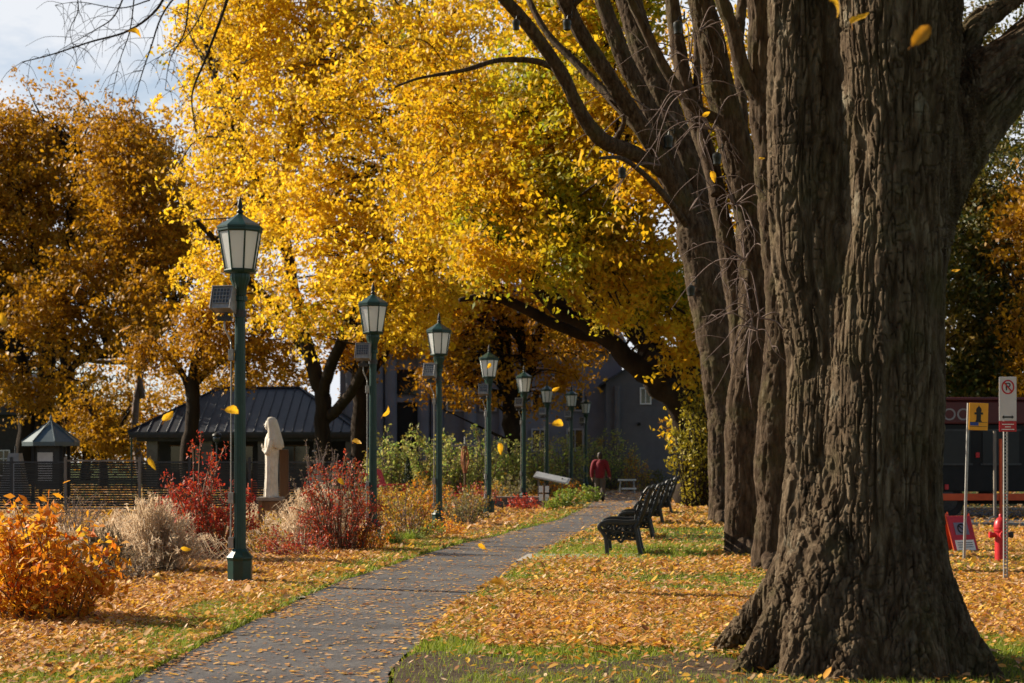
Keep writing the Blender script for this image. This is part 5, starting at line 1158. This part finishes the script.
def hydrant():
    t = thing('fire_hydrant', 'bright red fire hydrant on the grass beside the no-parking post', 'fire hydrant', G(1001, 565))
    mb = MB(); mb.lathe([(.13, 0), (.13, .035), (.1, .05), (.085, .06), (.085, .46), (.1, .47), (.1, .5), (.085, .51)], 20); mb.build('barrel', M['red'], t, smooth='auto')
    mb = MB(); mb.lathe([(.1, .51), (.1, .54), (.088, .6), (.055, .65), (.03, .665), (.03, .7), (.022, .71)], 20); mb.build('bonnet', M['red'], t, smooth='auto')
    for dx, dy in ((-1, 0), (1, 0), (0, -1)):
        mb = MB(); e = np.array((dx, dy, 0.)); r = .045 if dy == 0 else .06
        mb.tube([e * .07 + [0, 0, .42], e * .13 + [0, 0, .42], e * .13 + [0, 0, .42] + e * 1e-3, e * .165 + [0, 0, .42]], [r * .8, r * .8, r, r], 12); mb.build('nozzle_cap', M['red'] if dx < 1 else M['dark_metal'], t)
    mb = MB(); mb.lathe([(.15, -.01), (.15, .02)], 12); mb.build('flange', M['dark_metal'], t)
hydrant()
def aframe(label, px, py, s, rz):
    t = thing('sandwich_board', label, 'sign', G(px, py), rz=rz, group='red sandwich boards')
    for q in (-1, 1):
        mb = MB(); mb.box((0, q * .13, .3), (.44, .018, .62), (R(q * 21), 0, 0)); p = mb.build('board', M['orange'] if q > 0 else M['red'], t)
        if q < 0:
            a = np.array(__import__('mathutils').Euler((R(q * 21), 0, 0)).to_matrix())
            def pl_(mb): mb.v = [v @ a.T + np.array((0, q * .13, .3)) for v in mb.v]
            mb = MB(); mb.box((0, -.012, .1), (.26, .006, .2)); pl_(mb); mb.build('notice', surf('dull_blue_paper', [(.16, .15, .22), (.22, .2, .28)], 6, .7), p)
            mb = MB(); aa = np.linspace(0, 2 * math.pi, 21); mb.tube(np.stack([.07 * np.cos(aa), 0 * aa - .017, .1 + .07 * np.sin(aa)], 1), .012, 5); mb.tube([(-.05, -.018, .15), (.05, -.018, .05)], .01, 5); pl_(mb); mb.build('symbol', M['ink'], p)
            mb = MB(); mb.box((0, -.012, -.17), (.36, .006, .17)); pl_(mb); c = mb.build('white_notice', M['white'], p)
            mb = MB(); [mb.box((0, -.0165, -.13 - .035 * j), (.28, .003, .01)) for j in range(3)]; pl_(mb); mb.build('lettering', M['ink'], c)
    for q in (-1, 1):
        mb = MB(); mb.tube([(q * .225, -.24, 0), (q * .225, 0, .62), (q * .225, .24, 0)], .015, 6); mb.build('side_frame', M['orange'], t)
    t.scale = (s,) * 3
aframe('red sandwich board with a round symbol and white notice, beside the leaning hydrant sign', 957, 554, 1.0, R(24))
aframe('second red sandwich board half hidden behind the huge trunk', 936, 545, .9, R(8))
def truck():
    D = 42.; k = F / D; x0 = P(912, 0, D)[0]
    t = thing('parked_truck', 'dark parked truck with a deep red upper band, behind the signs', 'truck', (x0, D, .026))
    Ln = 7.4
    Z = lambda py: CZ - (py - HOR) / k - .026
    ztop, zb, zr = Z(401), Z(424), Z(497)
    mb = MB(); mb.box((Ln / 2, 1.2, (zb + zr + .12) / 2), (Ln, 2.3, zb - zr - .14)); body = mb.build('body', M['black'], t, bevel=.03)
    mb = MB(); mb.box((Ln / 2, 1.2, (ztop + zb) / 2), (Ln + .06, 2.42, ztop - zb)); band = mb.build('upper_band', M['red_dark'], t, bevel=.04)
    mb = MB(); mb.box((Ln / 2, 1.2, ztop + .05), (Ln + .2, 2.6, .08)); mb.build('roof', M['red_dark'], t, bevel=.03)
    textmesh('HOO', .42, 'lettering', surf('dull_white_letters', [(.22, .2, .2), (.28, .26, .26)], 5, .6), band, (P(950, 0, D)[0] - x0, -.018, Z(415)), RX, .004)
    mb = MB(); mb.box((Ln / 2, .0, zr), (Ln + .2, .12, .17)); mb.build('side_rail', M['orange'], t, bevel=.01)
    for x, w in ((1.0, .9), (2.2, .9), (3.6, .8), (5.3, 1.1)):
        mb = MB(); mb.box((x, .045, 1.75), (w, .03, .8)); wi = mb.build('window', M['ink'], body)
        mb = MB(); mb.box((x, .035, 2.17), (w + .1, .04, .05)); mb.box((x, .035, 1.33), (w + .1, .04, .05)); mb.build('frame', M['dark_metal'], wi)
    for x in (.9, 5.9):
        mb = MB(); a = math.pi / 2
        r = .42; th = np.arange(24) * 2 * math.pi / 24
        mb.loft([np.stack([x + rr * np.cos(th), np.full(24, y), .43 + rr * np.sin(th)], 1) for rr, y in ((.3, .1), (.4, .08), (r, .12), (r, .36), (.4, .4))]); w = mb.build('wheel', M['tyre'], t)
        mb = MB(); mb.loft([np.stack([x + rr * np.cos(th), np.full(24, y), .43 + rr * np.sin(th)], 1) for rr, y in ((.05, .05), (.12, .06), (.24, .085), (.26, .14))]); mb.build('rim', M['dark_metal'], w)
    for px, py in ((978, 455), (947, 487)):
        mb = MB(); mb.box((P(px, 0, D)[0] - x0, .03, Z(py)), (.09, .05, .13)); mb.build('marker_light', M['red'], body, bevel=.01)
    mb = MB(); mb.box((Ln / 2, 1.3, .4), (Ln - .5, 1.6, .12)); mb.build('chassis', M['black'], t)
truck()
for px, q, mm, lab in ((995, 432, 'wood_grey', 'pale upright pole in front of the truck, left of the no-parking post'), (1001, 440, 'orange', 'orange-red upright pole in front of the truck, beside the pale one')):
    t = thing('pole', lab, 'pole', P(px, 0, 41.2) * [1, 1, 0] + [0, 0, .026]); h = CZ - (q - HOR) * 41.2 / F
    mb = MB(); mb.tube([(0, 0, 0), (.02, .1, h)], .04, 8); mb.build('shaft', M[mm], t); mb = MB(); mb.lathe([(.16, 0), (.16, .05), (.06, .09)], 12); mb.build('foot', M['dark_metal'], t)

# ------------------------------------------------------------------ grass and fallen leaves (nobody could count them)
rng = np.random.default_rng(101)
def scatter(n, d0, d1):
    D = np.sqrt(rng.uniform(d0 ** 2, d1 ** 2, n)); x = rng.uniform(-.345, .345, n) * D
    return x, D
def dens(x, y):
    l, r = pl(y), pr(y); d = np.zeros_like(x)
    nz = n2(x, y, .55, 71, 3); nf = n2(x, y, 1.9, 72, 2)
    left = x < l; right = x > r; onp = ~left & ~right
    dl = l - x; vg = .62 + .28 * n2(y, 0 * y + 9, .35, 8) + .35 * np.exp(-((y - 12) / 4) ** 2)
    d = np.where(left, np.where(dl < vg, .1 + .25 * (nf > .15), .52 + .5 * nz + .3 * nf), d)
    d = np.where(left & (y > 26) & (dl > 1.3), .28, d)
    dr = x - r
    prof = np.interp(y, [9, 12.3, 13.2, 14.5, 17.5, 19.5, 21, 23.3, 24.4, 25.2, 30, 36, 46, 60], [-.4, -.38, .05, .45, .58, .3, .3, .6, .42, .05, .0, .25, .6, .75])
    d = np.where(right, np.clip(prof + .8 * nz + .35 * nf, .03, 1.) * np.where(dr < .5, .35, 1), d)
    d = np.where(onp, np.interp(y, [10, 30, 45, 55, 65], [.03, .025, .06, .25, .5]) + .08 * (nf > -.1) * (np.minimum(x - l, r - x) < .3) + .02 * (nz > .2), d)
    sd = (y > 20) & (x > 5.6); d = np.where(sd, np.interp(y, [20, 21.2, 22, 27, 29], [.9, .5, .28, .3, .5]), d)
    d = np.where((y > 36.8) & (x > 8.2), .08, d)
    return np.clip(d, 0, 1.2)
parts = []
for n, d0, d1, sz in ((420000, 8.6, 20, .047), (400000, 20, 34, .058), (170000, 34, 52, .085), (110000, 52, 96, .14)):
    x, y = scatter(n, d0, d1); k = rng.random(n) < dens(x, y); parts.append((x[k], y[k], np.full(k.sum(), sz)))
x = np.concatenate([p[0] for p in parts]); y = np.concatenate([p[1] for p in parts]); sz = np.concatenate([p[2] for p in parts])
n = len(x); onp = (x > pl(y)) & (x < pr(y))
sz = sz * np.exp(rng.normal(size=n) * .28)
a = rng.uniform(0, 6.283, n); tx = rng.normal(size=n) * np.where(onp, .08, .34); ty = rng.normal(size=n) * np.where(onp, .08, .34)
d = np.stack([np.cos(a), np.sin(a), tx], 1); w = np.stack([-np.sin(a), np.cos(a), ty], 1); up = np.array([0, 0, 1.])
C = np.stack([x, y, np.where(onp, .018, .034 + .03 * rng.random(n)) + np.abs(tx) * sz * .35], 1)
s = sz[:, None]; asp = (.36 + .3 * rng.random(n))[:, None]; cu = np.where(onp, .06, rng.uniform(-.05, .35, n))[:, None]
# six corners, two folded halves: base, side, side, tip, side, side
b_ = C - d * s * .5; t_ = C + d * s * .5 + up * s * cu * .4
l1 = C - d * s * .2 + w * s * asp * .42 + up * s * cu * .5; l2 = C + d * s * .18 + w * s * asp * .4 + up * s * cu * .5
r1 = C - d * s * .2 - w * s * asp * .42 + up * s * cu * .5; r2 = C + d * s * .18 - w * s * asp * .4 + up * s * cu * .5
V = np.stack([b_, l1, l2, t_, r2, r1], 1).reshape(-1, 3); i = np.arange(n) * 6
o = rawmesh('leaf_litter', V, np.concatenate([np.stack([i, i + 3, i + 2, i + 1], 1), np.stack([i, i + 5, i + 4, i + 3], 1)]), M['litter'])
tag(o, 'orange and tan fallen leaves carpeting lawn, beds and path', 'leaf litter', kind='stuff')
print('litter', n)
def gdens(x, y):
    l, r = pl(y), pr(y); left = x < l; right = x > r; nz = n2(x, y, .5, 75, 3); dl = l - x
    vg = .75 + .28 * n2(y, 0 * y + 9, .35, 8) + .35 * np.exp(-((y - 12) / 4) ** 2)
    g = np.where(left & (dl < vg) & (y < 60), .95, 0.) 
    g = np.where(left & (dl >= vg) & (dl < vg + .25), .3, g)
    g = np.where(right, np.clip(.65 + .8 * nz, .08, 1), g)
    mud = sstep(.0, .3, n2(x, y, 1.1, 76, 2) + .25) * (y < 12.6) * right
    g = np.where((y < 13.0) & right, g * np.clip(1 - .8 * mud, .2, 1), g)
    g = np.where((np.minimum(dl, 9) > 0) | (right & (x - r > .02)), g, 0)
    return np.where((y > 36) & (x > 8), 0, g)
gx = []; gy = []
for n, d0, d1 in ((230000, 9, 18), (170000, 18, 30), (60000, 30, 48)):
    x, y = scatter(n, d0, d1); k = rng.random(n) < gdens(x, y); gx.append(x[k]); gy.append(y[k])
x = np.concatenate(gx); y = np.concatenate(gy); n = len(x)
h = (.035 + .04 * rng.random(n)) * np.interp(y, [9, 30, 48], [1, 1.25, 1.6]); a = rng.uniform(0, 6.283, n); wd = .0035 * np.interp(y, [9, 18, 48], [1.1, 1.7, 4]); ln = rng.normal(size=(n, 2)) * .5 * h[:, None]
p0 = np.stack([x - np.cos(a) * wd, y - np.sin(a) * wd, 0 * x + .005], 1); p1 = np.stack([x + np.cos(a) * wd, y + np.sin(a) * wd, 0 * x + .005], 1); p2 = np.stack([x + ln[:, 0], y + ln[:, 1], .01 + h], 1)
o = rawmesh('grass', np.stack([p0, p1, p2], 1).reshape(-1, 3), np.arange(3 * n).reshape(n, 3), M['grassb'], k=3)
tag(o, 'short green grass of the lawn and verge', 'grass', kind='stuff'); print('grass', n)

# ------------------------------------------------------------------ leaves in the air, one by one
def air_mesh(seed, mat):
    rng = np.random.default_rng(seed); n = 9; V = []; Fs = []
    for j in range(n):
        u = j / (n - 1); w = .25 * math.sin(math.pi * u ** .75) ** .85 * (1 + .12 * (j % 2)) + .004; bend = .3 * math.sin(u * 3 + seed); z = .26 * math.sin(u * 2.9 + seed * 2)
        for k, f in enumerate((-1, -.5, 0, .5, 1)): V.append((u - .5, f * w + bend * .3, z + .45 * abs(f) * w * (1 + .3 * math.sin(seed)) + .02 * rng.normal()))
    for j in range(n - 1):
        for k in range(4): a = j * 5 + k; Fs.append((a, a + 1, a + 6, a + 5))
    mb = MB(); mb.add(V, Fs); mb.tube([(-.5, 0, V[2][2]), (-.62, .03, 0), (-.72, .02, -.02)], .012, 5)
    me = bpy.data.meshes.new('falling_leaf'); me.from_pydata(np.concatenate(mb.v).tolist(), [], mb.f); me.materials.append(mat); me.polygons.foreach_set('use_smooth', [True] * len(me.polygons)); return me
AM = [air_mesh(k, M['air_leaf'] if k < 3 else M['air_leaf_dk']) for k in range(5)]
AIR = [(830, 8, 24, 'large yellow leaf hanging at the top edge before the huge trunk', 0), (860, 18, 20, 'yellow leaf at the top edge, just right of the largest one', 1), (920, 36, 27, 'amber curled leaf before the upper right of the huge trunk', 3), (886, 5, 12, 'small yellow leaf touching the top edge before the huge trunk', 2),
       (134, 35, 14, 'yellow leaf high against the pale sky', 0), (79, 68, 5, 'tiny leaf against the sky above the amber crown', 1), (3, 320, 16, 'bright yellow leaf at the left edge', 2), (369, 266, 14, 'yellow leaf just above the second lamp', 0), (580, 158, 16, 'yellow leaf before golden foliage near the long curved branch', 1),
       (78, 290, 14, 'amber leaf before the middle of the amber crown', 3), (125, 329, 12, 'amber leaf right of the others before the amber crown', 4), (231, 412, 16, 'pale yellow leaf touching the nearest lamp post', 0), (168, 416, 14, 'yellow leaf before the pavilion roof', 2), (152, 464, 13, 'yellow leaf above the large pale grass clump', 1),
       (157, 579, 13, 'yellow leaf low before the garden soil left of the nearest lamp', 0), (186, 549, 10, 'small yellow leaf before the bright red bush', 2), (357, 442, 11, 'round yellow leaf before the dark trunk left of the second lamp', 1), (385, 411, 12, 'yellow leaf before the grey hall right of the second lamp', 0), (500, 449, 11, 'yellow leaf right of the fourth lamp', 1),
       (556, 389, 8, 'small yellow leaf near the sixth lantern', 2), (557, 425, 14, 'bright yellow leaf right of the sixth lamp post', 0), (482, 547, 9, 'yellow leaf low over the path', 1), (497, 588, 26, 'brown curled leaf floating over the edge of path and lawn', 3), (706, 114, 9, 'pale leaf before the leaning stems', 0),
       (762, 158, 6, 'tiny yellow leaf between two grey stems', 2), (713, 177, 11, 'yellow leaf lying across the stout grey stem', 1), (822, 407, 9, 'pale yellow leaf before the groove of the huge trunk', 0), (956, 270, 8, 'yellow leaf before the dark trees right of the huge trunk', 2), (341, 482, 9, 'yellow leaf before the dark red bush', 1), (489, 366, 7, 'yellow leaf before the fourth lantern', 0), (110, 512, 8, 'small pale yellow leaf above the orange bush', 2)]
for k, (px, py, s, lab, mi_) in enumerate(AIR):
    D = min(max(.085 * F / s, 5.5), 19.0); o = bpy.data.objects.new('falling_leaf', AM[mi_]); COL.objects.link(o)
    o.location = P(px, py, D); sc = s * D / F; o.scale = (sc, sc, sc); rg = random.Random(k * 3 + 1); o.rotation_euler = (R(rg.uniform(35, 125)), R(rg.uniform(-70, 70)), R(rg.uniform(-60, 60)))
    tag(o, lab, 'falling leaf', 'leaves falling through the air')

# ------------------------------------------------------------------ light, sky, camera
AZ, EL = 24., 30.        # sun: to the left and this far beyond it, and its height
sd = Vector((-math.cos(R(AZ)) * math.cos(R(EL)), math.sin(R(AZ)) * math.cos(R(EL)), math.sin(R(EL))))
su = bpy.data.lights.new('sun', 'SUN'); su.energy = 5.0; su.angle = R(.53); su.color = (1, .88, .7)
so = bpy.data.objects.new('sun', su); COL.objects.link(so); so.rotation_euler = sd.to_track_quat('Z', 'Y').to_euler(); so.location = (-20, 30, 30)
W = bpy.data.worlds.new('World'); S.world = W; W.use_nodes = True; nt = W.node_tree; nt.nodes.clear()
sk = nt.nodes.new('ShaderNodeTexSky'); sk.sky_type = 'NISHITA'; sk.sun_disc = False; sk.sun_elevation = R(EL); sk.sun_rotation = math.atan2(sd.x, sd.y)
sk.dust_density = 0.
bg = nt.nodes.new('ShaderNodeBackground'); bg.inputs[1].default_value = .05
tc = nt.nodes.new('ShaderNodeTexCoord'); mp = nt.nodes.new('ShaderNodeMapping'); mp.inputs['Scale'].default_value = (3, 3, 7)
ns = nt.nodes.new('ShaderNodeTexNoise'); ns.inputs['Scale'].default_value = 1.6; ns.inputs['Detail'].default_value = 6; ns.inputs['Roughness'].default_value = .6
rm = ramp(nt, [(0, 0, 0), (1, 1, 1)], [.26, .46]); mx = nt.nodes.new('ShaderNodeMix'); mx.data_type = 'RGBA'
mx.inputs[7].default_value = (8.2, 8.5, 9.0, 1)
sx = nt.nodes.new('ShaderNodeSeparateXYZ'); nt.links.new(tc.outputs['Generated'], sx.inputs[0])
m1 = nt.nodes.new('ShaderNodeMapRange'); m1.inputs[1].default_value = .55; m1.inputs[2].default_value = .85; nt.links.new(sx.outputs[1], m1.inputs[0])
m2 = nt.nodes.new('ShaderNodeMath'); m2.operation = 'MULTIPLY'; nt.links.new(rm.outputs[0], m2.inputs[0]); nt.links.new(m1.outputs[0], m2.inputs[1])
for a, b in ((tc.outputs['Generated'], mp.inputs[0]), (mp.outputs[0], ns.inputs['Vector']), (ns.outputs[0], rm.inputs[0]), (m2.outputs[0], mx.inputs[0]), (sk.outputs[0], mx.inputs[6]), (mx.outputs[2], bg.inputs[0])): nt.links.new(a, b)
ow = nt.nodes.new('ShaderNodeOutputWorld'); nt.links.new(bg.outputs[0], ow.inputs[0])

cam = bpy.data.cameras.new('camera'); co = bpy.data.objects.new('camera', cam); COL.objects.link(co); S.camera = co
cam.lens = 60; cam.sensor_width = 36; cam.shift_y = (HOR - 341.5) / 1024; cam.clip_end = 3000; cam.clip_start = .1
co.location = (0, 0, CZ); co.rotation_euler = (R(90), 0, 0)
cam.dof.use_dof = True; cam.dof.focus_distance = 17; cam.dof.aperture_fstop = 4.0
S.render.resolution_x = 1024; S.render.resolution_y = 683
S.view_settings.view_transform = 'Standard'; S.view_settings.look = 'None'; S.view_settings.exposure = 1.06; S.view_settings.gamma = 1
